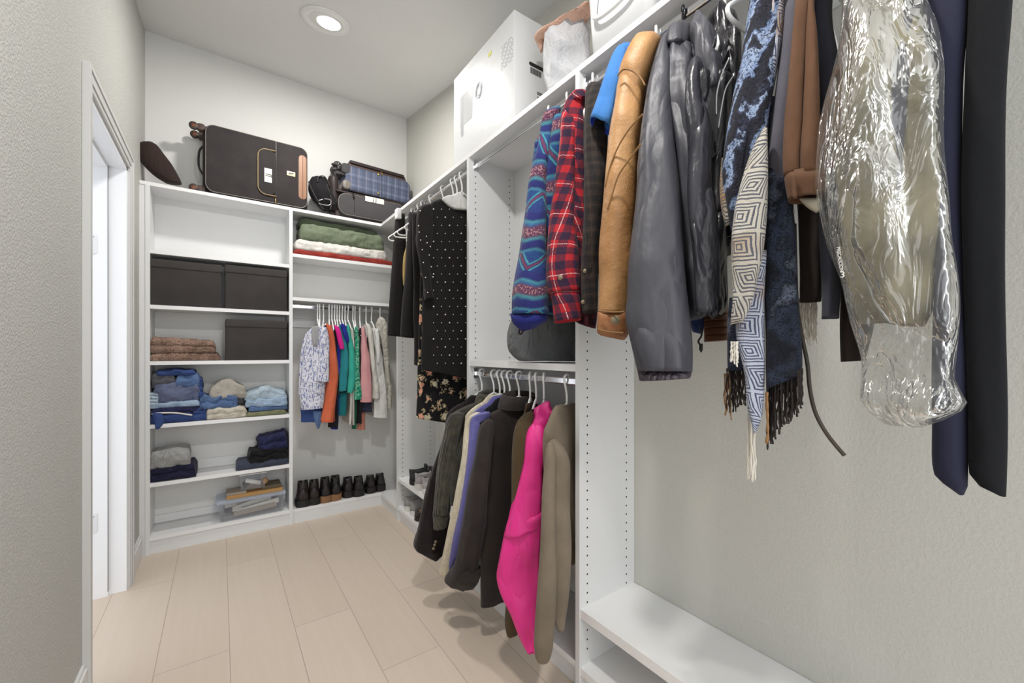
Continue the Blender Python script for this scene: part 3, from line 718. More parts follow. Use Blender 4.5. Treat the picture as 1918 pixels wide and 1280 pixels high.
# grey case with a paper tag, lying on its side in the corner
yf = 3.135
t = thing('suitcase', 'grey suitcase in the corner under the blue plaid one, paper tag on its front', 'suitcase', (.95, 3.22, Z))
x0, x1 = ony(634, 370, yf).x, 1.20; zt = Z+.205
b = MB(); b.rbox(x0-.02, x1+.01, yf+.04, 3.325, Z+.004, zt, r=.03, e=.01); b.build('case_body', 'casedk', t)
b = MB(); b.rbox(x0, x1, yf, yf+.05, Z+.03, zt-.018, r=.06, e=.012); b.build('front_pocket', 'case2', t)
piping_loop(x0+.002, x1-.002, Z+.032, zt-.02, yf+.006, .06, .003, 'pipingg', t)
b = MB(); b.rbox(x0-.012, x1, yf+.004, yf+.045, zt-.018, zt-.004, r=.006, e=.004); b.build('top_zip', 'casedk', t)
xs = ony(664, 360, yf).x
b = MB(); b.tube([(xs, yf-.001, zt-.025), (xs, yf-.001, Z+.05)], .0015, 5); b.build('seam', 'black', t)
b = MB(); b.tube([(xs-.012, yf-.006, zt-.01), (xs-.008, yf-.008, zt-.05)], .005, 6); b.build('zip_pull', 'black', t)
A = ony(684, 367, yf); B = ony(719, 384, yf)
b = MB(); b.box(A.x, B.x, yf-.003, yf-.0005, B.z, A.z); tg = b.build('paper_tag', 'paper', t); tg['label'] = 'white handwritten paper tag'
text_mesh('J J', .036, 'tag_writing', 'ink', tg, ((A.x+B.x)/2, yf-.0036, (A.z+B.z)/2), (1,0,0), (0,0,1))
for (y, z) in ((3.17, zt-.03), (3.29, zt-.03), (3.17, Z+.03), (3.29, Z+.03)):
    b = MB(); b.tube([(x0-.018, y, z), (x0-.05, y, z)], .011, 8); b.build('wheel_housing', 'casedk', t)
# black spinner wheels standing between the bag and the plaid case
# plaid case on top
t = thing('suitcase', 'blue plaid carry-on suitcase resting on top of the grey suitcase', 'suitcase', (.97, 3.22, Z+.21), rot=(0, math.radians(1.5), 0))
L = .46; hz = .235
b = MB(); b.rbox(-.23, .27, -.07, .10, .004, hz-.045, r=.05, e=.02); b.build('case_body', 'plaidcase', t, local=True)
b = MB(); b.rbox(-.20, .24, -.045, .09, hz-.05, hz-.02, r=.012, e=.006); b.build('zip_gusset', 'zipm', t, local=True)
b = MB(); b.rbox(-.195, .222, -.055, .09, hz-.022, hz, r=.01, e=.006); b.build('front_flap', 'casedk', t, local=True)
for z in (hz-.047, hz-.022, .0055):
    b = MB(); b.rbox(-.19, .228, -.06, .09, z-.002, z+.002, r=.002, e=.001); b.build('piping', 'casedk', t, local=True)
b = MB(); b.rbox(-.252, -.195, -.073, .1, hz-.115, hz-.042, r=.02, e=.008); b.build('corner_guard', 'case2', t, local=True)
b = MB(); b.rbox(-.245, -.185, -.075, .1, .004, .075, r=.028, e=.012); b.build('corner_guard', 'pipingg', t, local=True)
b = MB(); b.tube([(.035, -.071, hz-.05), (.04, -.072, .02)], .002, 5); b.build('seam', 'black', t, local=True)
for p in ((.012, -.07, hz-.06), (.012, -.07, .03)):
    b = MB(); b.cyl(p, (0,-1,0), .008, .006, 12); b.build('stud', 'gold', t, local=True)
b = MB(); b.tube([(.03, -.066, hz-.03), (.045, -.072, hz-.06)], .0035, 6); b.build('zip_pull', 'gold', t, local=True)
for y in (-.04, .06):
    b = MB(); b.cyl((-.275, y+.01, hz-.065), (0,-1,0), .032, .02, 22); o = b.build('wheel', 'rub', t, local=True)
    b = MB()
    for k in range(5):
        a = k*2*PI/5; b.tube([(-.275+.006*math.cos(a), y-.0112, hz-.065+.006*math.sin(a)), (-.275+.024*math.cos(a), y-.0112, hz-.065+.024*math.sin(a))], .0035, 5)
    q = b.build('spokes', 'silver', t, local=True); q.parent = o
b = MB()
# small wheels of the plaid case's lower edge
for (px, py) in ((625, 312), (625, 322), (641, 331)):
    c = ony(px, py, 3.16); c = c-parent_world(t)
    b = MB(); b.cyl((c.x, c.y, c.z), (0,0,1), .02, .011, 18); b.build('wheel', 'rub', t, local=True)
c = ony(627, 324, 3.16)-parent_world(t)
b = MB(); b.tube([(c.x, c.y, c.z-.03), (c.x, c.y, c.z+.03)], .009, 8); b.tube([(c.x, c.y, c.z), (c.x+.06, c.y+.01, c.z+.0)], .013, 8); b.build('wheel_fork', 'case2', t, local=True)
# black camera bag with straps
t = thing('camera_bag', 'small crumpled black bag with grey-edged straps between the suitcases', 'bag', (ony(607,380,3.13).x, 3.2, Z))
slab(t, 'bag_body', [(332,583,604), (345,579,617), (362,580,623), (378,588,630), (388,598,628), (393,606,626)], ('y', 3.17), M['blackc'], .09, fold=.012, lam=.05, crump=.018, cfreq=14, hollow=False)
slab(t, 'side_pocket', [(330,616,632), (345,614,633), (370,617,633), (394,619,634)], ('y', 3.19), M['casedk'], .07, fold=.006, crump=.01, hollow=False)
for P in ([(578,340),(586,360),(600,384),(606,392)], [(612,345),(617,360),(621,378),(619,392)], [(595,341),(596,332),(606,330),(613,338),(618,350)]):
    b = MB(); b.tube(smooth_path(pts(P, 3.115, 'y')), .0045, 6); b.build('strap', 'casedk', t)
b = MB(); b.tube(smooth_path(pts([(597,376),(608,373),(619,375),(618,384),(607,384),(597,381)], 3.112, 'y')), .0035, 6); b.build('buckle', 'silver', t)
# round dark cushion leaning into the corner, with a white bag behind
o = slab(None, 'round_cushion', [(265.5,266,265.5,272), (268,260,267,284), (275,256.5,273,295), (287,256,290,308), (302,262,307,321), (318,276,324,331), (332,292,337,338), (342,309,345,341)], ('y', 3.17), fabric('dark_velour', (50,38,34), (30,22,20), crease=.3, sheen=.4), .07, fold=0, crump=.002, hollow=False, p=2)
tag(o, 'dark brown oval cushion leaning in the left corner of the top shelf', 'cushion')
o = slab(None, 'paper_bag', [(285,255.5,259), (300,256,262), (318,256,265), (338,256,268)], ('y', 3.29), 'paper', .02, fold=.002, hollow=False)
tag(o, 'sliver of a white paper bag behind the dark oval cushion', 'bag')

# ================================================================== BOXES AND BAGS ON THE RIGHT TOP SHELF
def whitebox_mat():
    t = NT('white_gloss_carton'); o = t.obj(); t.col(srgb((222,223,224))); t.b.inputs['Roughness'].default_value = .42
    t.bump(t.noise(o, 25, 4).outputs[0], .12, .01); return t.m
M['carton'] = whitebox_mat(); M['tape'] = plain('clear_tape', (216,217,218), .12)
M['palegrey'] = plain('pale_grey_print', (198,199,202), .5); M['yellow'] = plain('yellow_sticker', (222,216,120), .5)
x0, x1, y0, y1, z1 = 1.0, 1.268, 1.39, 1.935, TOPZ+.457
t = thing('carton', 'large glossy white cardboard carton with taped side on the right top shelf', 'box', ((x0+x1)/2, (y0+y1)/2, TOPZ))
b = MB(); b.rbox(x0, x1, y0, y1, TOPZ+.001, z1, r=.004, e=.003, nz=.0015); b.build('carton_body', 'carton', t)
def side_patch(py0, py1, name, mat, lab=None, out=.0012):   # on the side facing the aisle
    (a, b_), (c, d) = py0, py1; A = onx(a, b_, x0-out); B = onx(c, d, x0-out); bb = MB(); bb.box(x0-out, x0+.001, min(A.y,B.y), max(A.y,B.y), min(A.z,B.z), max(A.z,B.z)); o = bb.build(name, mat, t); 
    if lab: o['label'] = lab
    return o
o = side_patch((862,240), (884,160), 'tape_strip', 'tape')
b = MB()
for i in range(9): b.box(x0-.0022, x0-.001, 1.83+i*.003, 1.8315+i*.003, 2.25+.01*(i%3), 2.45)
b.build('printed_lines', 'palegrey', t)
side_patch((914,108), (920,94), 'sticker', 'yellow', 'small yellow sticker')
C = onx(897, 170, x0)
b = MB()
for r_ in (.03, .024, .018): b.tube([(x0-.001, C.y+r_*math.cos(a*PI/12), C.z+1.25*r_*math.sin(a*PI/12)) for a in range(24)], .0012, 4, closed=True)
b.build('round_emblem', 'palegrey', t)
b = MB()
for r_ in range(9):
    for c_ in range(10):
        if (r_*7+c_*5) % 4: b.box(x0-.0012, x0+.001, 1.40+c_*.009, 1.406+c_*.009, 2.49-r_*.012-.006, 2.49-r_*.012)
b.build('small_print', 'palegrey', t)
b = MB()
A = ony(991, 118, y0); B = ony(1019, 134, y0)
b.rbox(A.x, B.x, y0-.0015, y0+.001, B.z-.004, A.z+.008, r=.018, e=.0005); b.build('handle_slot', 'ink', t)
b = MB()
for i in range(11): b.box(A.x+.008+i*.0055, A.x+.008+i*.0055+.003, y0-.0012, y0+.001, B.z-.036, B.z-.01)
b.build('barcode', 'ink', t)
b = MB()
for r_ in range(6):
    for c_ in range(7):
        if (r_*5+c_*3) % 3: b.box(A.x+.045+c_*.006, A.x+.049+c_*.006, y0-.0012, y0+.001, B.z-.10-r_*.007, B.z-.096-r_*.007)
b.build('small_print', 'ink', t)
# white bin bag with orange drawstring
M['binbag'] = clear('white_bin_bag', (218,219,223), .66, .5); M['drawstring'] = clear('orange_drawstring', (240,196,172), .7, .35)
t = thing('drawstring_bag', 'white plastic bin bag with orange drawstring top beside the carton', 'bag', (1.12, 1.18, TOPZ))
slab(t, 'bag_body', [(35,1085,20,1102), (50,1060,42,1103), (75,1025,60,1103), (95,1022,90,1104), (130,1024,130,1106), (160,1026,160,1107), (190,1028,180,1108)], ('x', 1.12), 'binbag', .16, fold=.014, lam=.05, crump=.03, cfreq=12, hollow=False, zmin=TOPZ+.004)
slab(t, 'drawstring_hem', [(12,1098,6,1104), (28,1070,24,1104), (50,1036,36,1095), (64,1004,56,1064), (74,1003,68,1036), (88,1008,80,1020), (98,1012,97,1016)], ('x', 1.08), 'drawstring', .05, fold=.012, lam=.03, crump=.018, hollow=False)
b = MB(); b.rbox(1.09, 1.16, 1.15, 1.23, TOPZ+.01, TOPZ+.13, r=.03, e=.02, nz=.01); b.build('contents', 'sweat', t)
# frosted bins
for ya, yb_, lab in ((.72, .985, 'frosted clear plastic bin on the top shelf next to the bin bag'), (.36, .69, 'frosted clear plastic bin with a white handle, nearest on the top shelf')):
    t = thing('plastic_bin', lab, 'storage bin', (1.13, (ya+yb_)/2, TOPZ), None)
    b = MB(); tray(b, 1.0, 1.25, ya, yb_, TOPZ+.001, TOPZ+.24, tp=.012, w=.003, r=.03); b.build('bin_body', 'frost', t)
    b = MB(); b.rbox(.993, 1.257, ya-.006, yb_+.006, TOPZ+.24, TOPZ+.256, r=.02, e=.005, axis='y'); b.build('lid', 'frost', t)
    b = MB(); b.tube(smooth_path([(.996, ya+.06, TOPZ+.2), (.985, ya+.065, TOPZ+.1), (.985, yb_-.065, TOPZ+.1), (.996, yb_-.06, TOPZ+.2)]), .008, 8); b.build('handle', 'plastic', t)
# grey pillow on the middle shelf
t = thing('pillow', 'grey velvety pillow lying on the middle shelf behind the patterned fleece', 'pillow', (1.13, 1.32, 1.118))
slab(t, 'cushion', [(590,965,1090), (605,957,1095), (630,951,1100), (655,953,1100), (668,962,1098), (675,972,1092)], ('x', 1.10), fabric('grey_velvet', (88,90,92), (66,68,70), crease=1.0, cscale=16, sheen=.6), .2, fold=.004, lam=.09, crump=.008, cfreq=7, hollow=False, p=2.2)
# ================================================================== SHOES
M['bootblk'] = plain('black_boot_leather', (34,29,31), .32, bump=.15, bscale=90)
M['bootbrn'] = plain('dark_brown_boot_leather', (44,36,36), .36, bump=.15, bscale=90)
M['sole'] = plain('black_sole', (24,22,22), .6); M['solelt'] = plain('tan_heel', (138,100,66), .5); M['solew'] = plain('white_sole', (212,210,205), .5)
M['greymesh'] = plain('grey_mesh', (176,172,176), .8, bump=.5, bscale=500); M['greyknit'] = plain('grey_canvas', (150,150,150), .85, bump=.4, bscale=400)
M['insole'] = plain('beige_insole', (170,140,110), .8); M['inside'] = plain('dark_lining', (16,14,15), .9)
def shoe(name, label, cat, loc, rotz, L=.25, W=.085, kind='boot', upper='bootblk', sole='sole', hgt=.16, heel=.03, group=None, tongue=None):
    """heel at the origin, toe along +y"""
    t = thing(name, label, cat, loc, group, (0,0,rotz))
    def outline(y):   # half width along the foot
        u = y/L; return W/2*(.78+.26*math.sin(min(1, u*1.25)*PI*.75)-.06) * (math.sqrt(max(0.0, 1-((u-.86)/.14)**2)) if u > .86 else 1) * (math.sqrt(max(.0, 1-((.1-u)/.1)**2)) if u < .1 else 1)
    N = 22; ys = [L*(i/N) for i in range(N+1)]; ys[0] = .0008; ys[-1] = L-.0008
    b = MB(); R = []
    for y in ys:
        w = outline(y)+.003; u = y/L; lift = .012*max(0, (u-.75)/.25)**2
        zb = (0 if u < .32 else (heel-.012 if u < .62 else (heel-.012)*max(0, 1-(u-.62)/.2)*1)) if kind == 'boot' else 0
        if kind == 'boot' and u > .32: zb = (heel-.012)*max(0, 1-(u-.32)/.45) if u > .36 else zb
        zb = zb+lift; zt = lift+(heel*(1-min(1, max(0, (u-.3)/.4)))+.012)
        R.append([Vector((-w, y, zb)), Vector((w, y, zb)), Vector((w, y, zt)), Vector((-w, y, zt))])
    b.rings(R, smooth=False); b.build('sole', sole, t, local=True)
    b = MB(); R = []; hv = {'boot': .085, 'sneaker': .062, 'flat': .035}[kind]
    for y in ys:
        u = y/L; w = max(outline(y), .004); lift = .012*max(0, (u-.75)/.25)**2; z0 = lift+heel*(1-min(1, max(0, (u-.3)/.4)))+.008
        top = hv*(1 if u < .35 else 1-.5*((u-.35)/.65)) if kind != 'flat' else (.042 if u < .1 else .03 if u < .6 else .03+.0*u)
        top *= math.sqrt(max(.02, 1-((u-.8)/.2)**2)) if u > .8 else 1
        ring = []
        for j in range(16):
            a = 2*PI*j/16; c, s = math.cos(a), math.sin(a)
            ring.append(Vector((w*math.copysign(abs(c)**.8, c)*(1 if s < 0 else 1-.25*s), y, z0+max(0, s)**.8*top if s > 0 else z0)))
        R.append(ring)
    b.rings(R); up = b.build('upper', upper, t, local=True)
    if kind == 'flat':
        b = MB(); b.rings([[Vector((outline(y)*.78*sx, y, heel*.9+.0415)) for y, sx in [(L*(.06+.5*i/8), 1) for i in range(9)]+[(L*(.56-.5*i/8), -1) for i in range(9)]]], True, False, smooth=False)
        b.build('insole', 'insole', t, local=True)
    if kind in ('boot', 'sneaker'):
        b = MB(); R = []; base = heel+(.03 if kind == 'boot' else .02); top = hgt; n = 10; yc0 = L*.26
        for i in range(n+1):
            q = i/n; z = base+(top-base)*q; ry = L*(.27-.06*q) if kind == 'boot' else L*(.26-.02*q); rx = W*(.40-.07*q if kind == 'boot' else .40-.1*q); yc = L*.27-.012*q*(0 if kind == 'boot' else 1)
            R.append([Vector((rx*math.cos(2*PI*j/20), yc+ry*math.sin(2*PI*j/20), z+(.005*math.cos(4*PI*j/20)*q if kind == 'boot' else (.02*math.sin(2*PI*j/20)*-1)*q*0+.007*q*(1 if False else -math.cos(2*(2*PI*j/20)))))) for j in range(20)])
        C = sum(R[-1], Vector())/20
        R.append([C+(p-C)*.86 for p in R[-1]]); R.append([Vector((C.x+(p.x-C.x)*.78, C.y+(p.y-C.y)*.78, p.z-.06)) for p in R[-2]])
        b.rings(R, True, True)
        for k in range(len(b.f)-1-20, len(b.f)): b.mi[k] = 1
        b.build('shaft' if kind == 'boot' else 'collar', [upper, 'inside'], t, local=True)
        if kind == 'boot':
            b = MB(); b.rbox(-.008, .008, -.002, .003, hgt-.03, hgt+.02, r=.004, e=.001); b.build('pull_tab', upper, t, local=True)
        else:
            b = MB(); b.rbox(-.022, .022, L*.42, L*.5, .06, hgt+.03, r=.012, e=.01); b.build('tongue', tongue or upper, t, local=True)
            b = MB()
            for k in range(4): b.tube([(-.025, L*(.55+.06*k), .088-.009*k), (0, L*(.55+.06*k), .1-.009*k), (.025, L*(.57+.06*k), .088-.009*k)], .0025, 5)
            b.build('laces', sole if sole != 'sole' else upper, t, local=True)
    return t
BZ = .096
specs = [  # px centre, heel row, height, width, kind args
 (568, 953, .165, .098, 'bootbrn', 'sole', 'tall brown ankle boot, first in the row by the tower'),
 (589, 948, .16, .088, 'bootbrn', 'sole', 'tall brown ankle boot, second in the row'),
 (612, 943, .165, .088, 'bootblk', 'solelt', 'black ankle boot with tan heel, left of its pair'),
 (631, 940, .165, .088, 'bootblk', 'solelt', 'black ankle boot with tan heel, right of its pair'),
 (655, 933, .135, .09, 'bootblk', 'sole', 'low black bootie, left one of the slim pair'),
 (674, 931, .135, .09, 'bootblk', 'sole', 'low black bootie, right one of the slim pair'),
 (696, 925, .12, .084, 'bootblk', 'sole', 'black heeled shoe second from the corner'),
 (715, 921, .12, .084, 'bootblk', 'sole', 'black heeled shoe nearest the corner')]
for px, py, hg, W, up, so, lab in specs:
    p = onz(px, py, BZ); p.y = YF+.012 if py > 935 else p.y
    q = ony(px, 800, p.y)
    shoe('ankle_boot' if hg > .13 else 'heeled_shoe', lab, 'boot' if hg > .13 else 'shoe', (q.x, p.y, BZ), random.Random(px).uniform(-.12, .05), L=.205, W=W, upper=up, sole=so, hgt=hg, heel=.035)
shoe('sneaker', 'black sneaker with white heel mark on the upper corner shoe shelf', 'shoe', (1.01, 2.575, .296), -PI/2-.1, L=.235, W=.09, kind='sneaker', upper=plain('black_mesh', (40,42,44), .7, bump=.4, bscale=400), sole='sole', hgt=.092, heel=.018)
shoe('sneaker', 'pale grey running shoe on the upper corner shoe shelf', 'shoe', (1.0, 2.45, .296), -PI/2+.15, L=.24, W=.09, kind='sneaker', upper='greymesh', sole='solew', hgt=.1, heel=.028, tongue='bootblk')
shoe('sneaker', 'pale grey running shoe half hidden by the brown sleeve', 'shoe', (1.0, 2.34, .296), -PI/2+.05, L=.24, W=.09, kind='sneaker', upper='greymesh', sole='solew', hgt=.1, heel=.028, tongue='bootblk')
shoe('slip_on_shoe', 'grey canvas slip-on on the lower corner shoe shelf, back one', 'shoe', (1.01, 2.66, .099), -PI/2, L=.235, W=.09, kind='sneaker', upper='greyknit', sole='solew', hgt=.085, heel=.02)
shoe('slip_on_shoe', 'grey canvas slip-on on the lower corner shoe shelf, front one', 'shoe', (1.01, 2.56, .099), -PI/2, L=.235, W=.09, kind='sneaker', upper='greyknit', sole='solew', hgt=.085, heel=.02)
shoe('ballet_flat', 'black ballet flat with beige insole, farther of the pair', 'shoe', (1.0, 2.46, .099), -PI/2+.1, L=.225, W=.08, kind='flat', upper='bootblk', hgt=.05, heel=.012)
shoe('ballet_flat', 'black ballet flat with beige insole, nearer of the pair', 'shoe', (1.0, 2.37, .099), -PI/2+.1, L=.225, W=.08, kind='flat', upper='bootblk', hgt=.05, heel=.012)
# ================================================================== GARMENT MATERIALS
def uvpat(name, fn, rough=.85, crease=.45, weave=.35, ws=800, sheen=.2):
    t = NT(name); o = t.obj(); uv, u, v = t.uv(); t.col(fn(t, o, uv, u, v)); return finish_cloth(t, o, rough, crease, weave, ws, sheen)
def sep(t, c): return t.new('ShaderNodeSeparateColor', {0: c}).outputs[0]
def fleece_fn(t, o, uv, u, v):
    tri = t.math('PINGPONG', u, .045)
    vv = t.math('ADD', t.math('ADD', v, t.math('MULTIPLY', tri, .25)), t.math('MULTIPLY', t.noise(o, 18).outputs[0], .012))
    f = t.math('FRACT', t.math('DIVIDE', vv, .19))
    K = [(0,(46,50,112)),(.10,(40,44,104)),(.14,(72,140,152)),(.19,(52,96,140)),(.24,(104,60,76)),(.38,(96,56,74)),(.43,(74,142,150)),(.48,(42,46,108)),(.58,(38,42,100)),(.62,(70,134,152)),(.66,(38,78,130)),(.97,(44,60,120))]
    c = t.ramp(f, K)
    # the wide band carries triangles
    zig = t.math('ABSOLUTE', t.math('SUBTRACT', t.math('PINGPONG', t.math('ADD', u, .02), .05), t.math('MULTIPLY', t.math('SUBTRACT', f, .64), .15)))
    ln = t.math('LESS_THAN', zig, .005); ln2 = t.math('LESS_THAN', t.math('ABSOLUTE', t.math('SUBTRACT', zig, .011)), .003)
    band = t.math('GREATER_THAN', f, .64)
    c = t.mix(t.math('MULTIPLY', ln, band), c, srgb((110,60,80))); c = t.mix(t.math('MULTIPLY', ln2, band), c, srgb((72,150,156)))
    b2 = t.math('MULTIPLY', t.math('GREATER_THAN', f, .24), t.math('LESS_THAN', f, .38))
    sp = t.math('GREATER_THAN', t.noise(o, 170, 1).outputs[0], .56)
    c = t.mix(t.math('MULTIPLY', b2, sp), c, srgb((176,130,128)))
    return t.mix(t.math('MULTIPLY', t.noise(o, 90).outputs[0], .5), c, srgb((30,34,84)))
M['fleece'] = uvpat('patterned_fleece', fleece_fn, weave=.8, ws=350, sheen=.5)
M['fleececuff'] = fabric('navy_fleece_cuff', (34,40,112), (24,26,74), weave=.8, wscale=350)
M['redplaid'] = plaid('red_plaid_flannel', (176,38,48), (34,34,58), (232,190,190), .046)
M['dkplaid'] = plaid('charcoal_plaid_flannel', (58,50,46), (36,34,36), (84,66,56), .03)
M['maroon'] = plaid('maroon_plaid_flannel', (70,24,36), (34,20,30), (110,50,60), .03)
M['bluetee'] = fabric('blue_jersey', (66,122,188), (46,96,160), crease=.3, var=.25); M['blueins'] = plain('blue_inside', (30,58,170), .9)
def leather(name, c, c2, rough=.5, cs=18):
    t = NT(name); o = t.obj(); n = t.noise(o, 7, 4)
    t.col(t.mix(t.ramp(n.outputs[0], [(.4,(0,0,0)),(.75,(255,255,255))]), srgb(c), srgb(c2))); t.b.inputs['Roughness'].default_value = rough
    b1 = t.bump(t.noise(o, cs, 5, .6).outputs[0], .28, .02)
    vo = t.new('ShaderNodeTexVoronoi', {'Vector': o, 'Scale': 260}, feature='DISTANCE_TO_EDGE'); t.bump(vo.outputs[0], .25, .003, b1); return t.m
M['tanleather'] = leather('tan_leather', (180,136,88), (150,106,62)); M['tandark'] = leather('tan_leather_worn', (170,116,72), (134,86,52)); M['brnleather'] = leather('brown_leather', (112,74,50), (80,50,36))
M['seam_tan'] = plain('tan_seam', (128,92,52), .7)
def nylon(name, c, rough=.38, cs=10, st=.9):
    t = NT(name); o = t.obj(); t.col(srgb(c)); t.b.inputs['Roughness'].default_value = rough; t.b.inputs['Specular IOR Level'].default_value = .45
    mp = t.new('ShaderNodeMapping', {0: o, 3: (1.3,1.3,.6)}); w = t.new('ShaderNodeTexNoise', {'Vector': mp.outputs[0], 'Scale': cs, 'Detail': 2, 'Roughness': .4, 'Distortion': .4})
    r = t.math('SMOOTH_MIN', t.math('ABSOLUTE', t.math('SUBTRACT', w.outputs[0], .5)), .1, .07)
    b1 = t.bump(t.math('ADD', r, t.math('MULTIPLY', t.noise(mp.outputs[0], cs*2.5, 3).outputs[0], .12)), st, .055); t.bump(t.noise(o, 1500).outputs[0], .1, .001, b1); return t.m
M['nylongrey'] = nylon('charcoal_nylon', (66,66,73), .5, 7, .7); M['nylonblack'] = nylon('black_nylon', (38,37,41), .3, 12, 1); M['nylonmid'] = nylon('dark_grey_nylon', (50,50,57), .33, 10, .9); M['nyloncuff'] = nylon('dark_nylon', (62,54,62), .45, 30, .7)
def jacq(t, o, uv, u, v):   # blue/white shaggy jacquard
    n = t.noise(o, 12, 3, .5).outputs[0]; tri = t.math('PINGPONG', t.math('ADD', u, t.math('MULTIPLY', v, .4)), .06)
    d = t.math('ADD', t.math('ADD', t.math('MULTIPLY', tri, 9), n), t.math('MULTIPLY', t.noise(o, 90, 2).outputs[0], .22)); f = t.math('FRACT', t.math('MULTIPLY', d, 2.6))
    wv = t.math('SINE', t.math('MULTIPLY', t.math('ADD', v, t.math('MULTIPLY', u, .3)), 1500))
    sp = t.noise(o, 240, 2).outputs[0]
    c = t.ramp(f, [(0,(34,34,42)),(.45,(44,46,58)),(.5,(104,124,160)),(.75,(150,166,194)),(.82,(60,64,84)),(1,(34,34,42))])
    return t.mix(t.math('MULTIPLY', t.math('GREATER_THAN', sp, .56), .75), c, srgb((24,24,30)))
M['jacq'] = uvpat('blue_black_jacquard', jacq, weave=1, ws=260, crease=.3)
def diamonds(t, o, uv, u, v, col1=(204,198,184), col2=(92,92,100), per=.058):
    n = t.math('MULTIPLY', t.noise(o, 30).outputs[0], .006)
    a = t.math('PINGPONG', t.math('ADD', u, n), per/2); b = t.math('PINGPONG', t.math('ADD', v, n), per/2)
    m = t.math('MAXIMUM', a, b)
    f = t.math('FRACT', t.math('DIVIDE', m, per/9.01)); tn = t.noise(o, 5).outputs[0]
    hi = t.mix(t.ramp(tn, [(.5,(0,0,0)),(.62,(255,255,255))]), srgb(col1), srgb((168,132,84)))
    c = t.mix(t.math('GREATER_THAN', f, .55), hi, srgb(col2))
    return t.mix(t.math('MULTIPLY', t.noise(o, 400, 1).outputs[0], .3), c, srgb((110,112,124)))
M['diamond'] = uvpat('diamond_weave', diamonds, weave=1, ws=400, crease=.3)
M['diamond2'] = uvpat('blue_diamond_weave', lambda t, o, uv, u, v: diamonds(t, o, uv, u, v, (186,192,206), (70,76,104), .05), weave=1, ws=400, crease=.3)
def dkknit(t, o, uv, u, v):
    n = t.noise(o, 16, 4).outputs[0]; c = t.ramp(n, [(.35,(20,22,30)),(.5,(42,50,68)),(.56,(28,31,42)),(.66,(88,96,114))])
    return t.mix(t.math('GREATER_THAN', t.noise(o, 330, 1).outputs[0], .6), c, srgb((14,16,22)))
M['dkknit'] = uvpat('dark_blue_knit', dkknit, weave=1, ws=300, crease=.4)
M['fringeblk'] = plain('black_brown_yarn', (40,32,30), .9); M['fringewht'] = plain('white_yarn', (226,220,208), .9); M['fringetan'] = plain('tan_yarn', (150,112,74), .9); M['cord'] = plain('dark_strap', (62,54,46), .5)
M['greywool'] = fabric('grey_wool', (96,94,104), (76,74,84), crease=.2, weave=.5, var=.3); M['brownwool'] = fabric('brown_wool', (106,76,56), (82,58,44), crease=.2, weave=.5, var=.4)
M['slatewool'] = fabric('slate_wool', (66,66,78), (48,48,58), crease=.2); M['blkbrown'] = fabric('black_brown_wool', (46,38,34), (30,26,26), crease=.2); M['blkgrey'] = fabric('black_grey_wool', (50,50,52), (34,34,36), crease=.2)
M['waist'] = plain('pale_waist_lining', (196,188,170), .8)
M['navysuit'] = fabric('navy_suit', (40,41,60), (32,33,50), crease=.15, weave=.2, sheen=.15, var=.3); M['blacksuit'] = fabric('black_suit', (20,21,25), (15,15,18), crease=.15, weave=.2, sheen=.1, var=.3)
M['olivesuit'] = fabric('olive_beige_suit', (150,141,112), (88,84,70), crease=.9, cscale=7, var=.9)
M['bluecotton'] = fabric('blue_cord_cotton', (50,66,110), (30,40,80))
def film_mat():
    t = NT('dry_cleaning_film'); o = t.obj(); tr = t.new('ShaderNodeBsdfTransparent', {0: srgb((240,240,238))})
    mp = t.new('ShaderNodeMapping', {0: o, 3: (1,1.4,.55)}); w = t.new('ShaderNodeTexNoise', {'Vector': mp.outputs[0], 'Scale': 7, 'Detail': 4, 'Roughness': .5, 'Distortion': .8})
    r = t.math('POWER', t.math('ABSOLUTE', t.math('SUBTRACT', w.outputs[0], .5)), .5)
    w2 = t.new('ShaderNodeTexNoise', {'Vector': mp.outputs[0], 'Scale': 17, 'Detail': 3, 'Distortion': 1.2}); r2 = t.math('ABSOLUTE', t.math('SUBTRACT', w2.outputs[0], .5))
    b = t.new('ShaderNodeBump', {'Height': t.math('ADD', r, t.math('MULTIPLY', r2, .8)), 'Strength': .7, 'Distance': .03})
    gl = t.new('ShaderNodeBsdfGlossy', {'Color': (.95,.95,.93,1), 'Roughness': .12, 'Normal': b.outputs[0]})
    df = t.new('ShaderNodeBsdfDiffuse', {'Color': (.8,.8,.78,1), 'Normal': b.outputs[0]})
    fr = t.new('ShaderNodeFresnel', {'IOR': 1.45, 'Normal': b.outputs[0]})
    m1 = t.new('ShaderNodeMixShader', {0: t.math('MINIMUM', t.math('ADD', t.math('MULTIPLY', fr.outputs[0], .6), .03), .7), 1: tr.outputs[0], 2: gl.outputs[0]})
    m2 = t.new('ShaderNodeMixShader', {0: .07, 1: m1.outputs[0], 2: df.outputs[0]}); t.l.new(m2.outputs[0], t.out.inputs[0]); return t.m
M['film'] = film_mat()
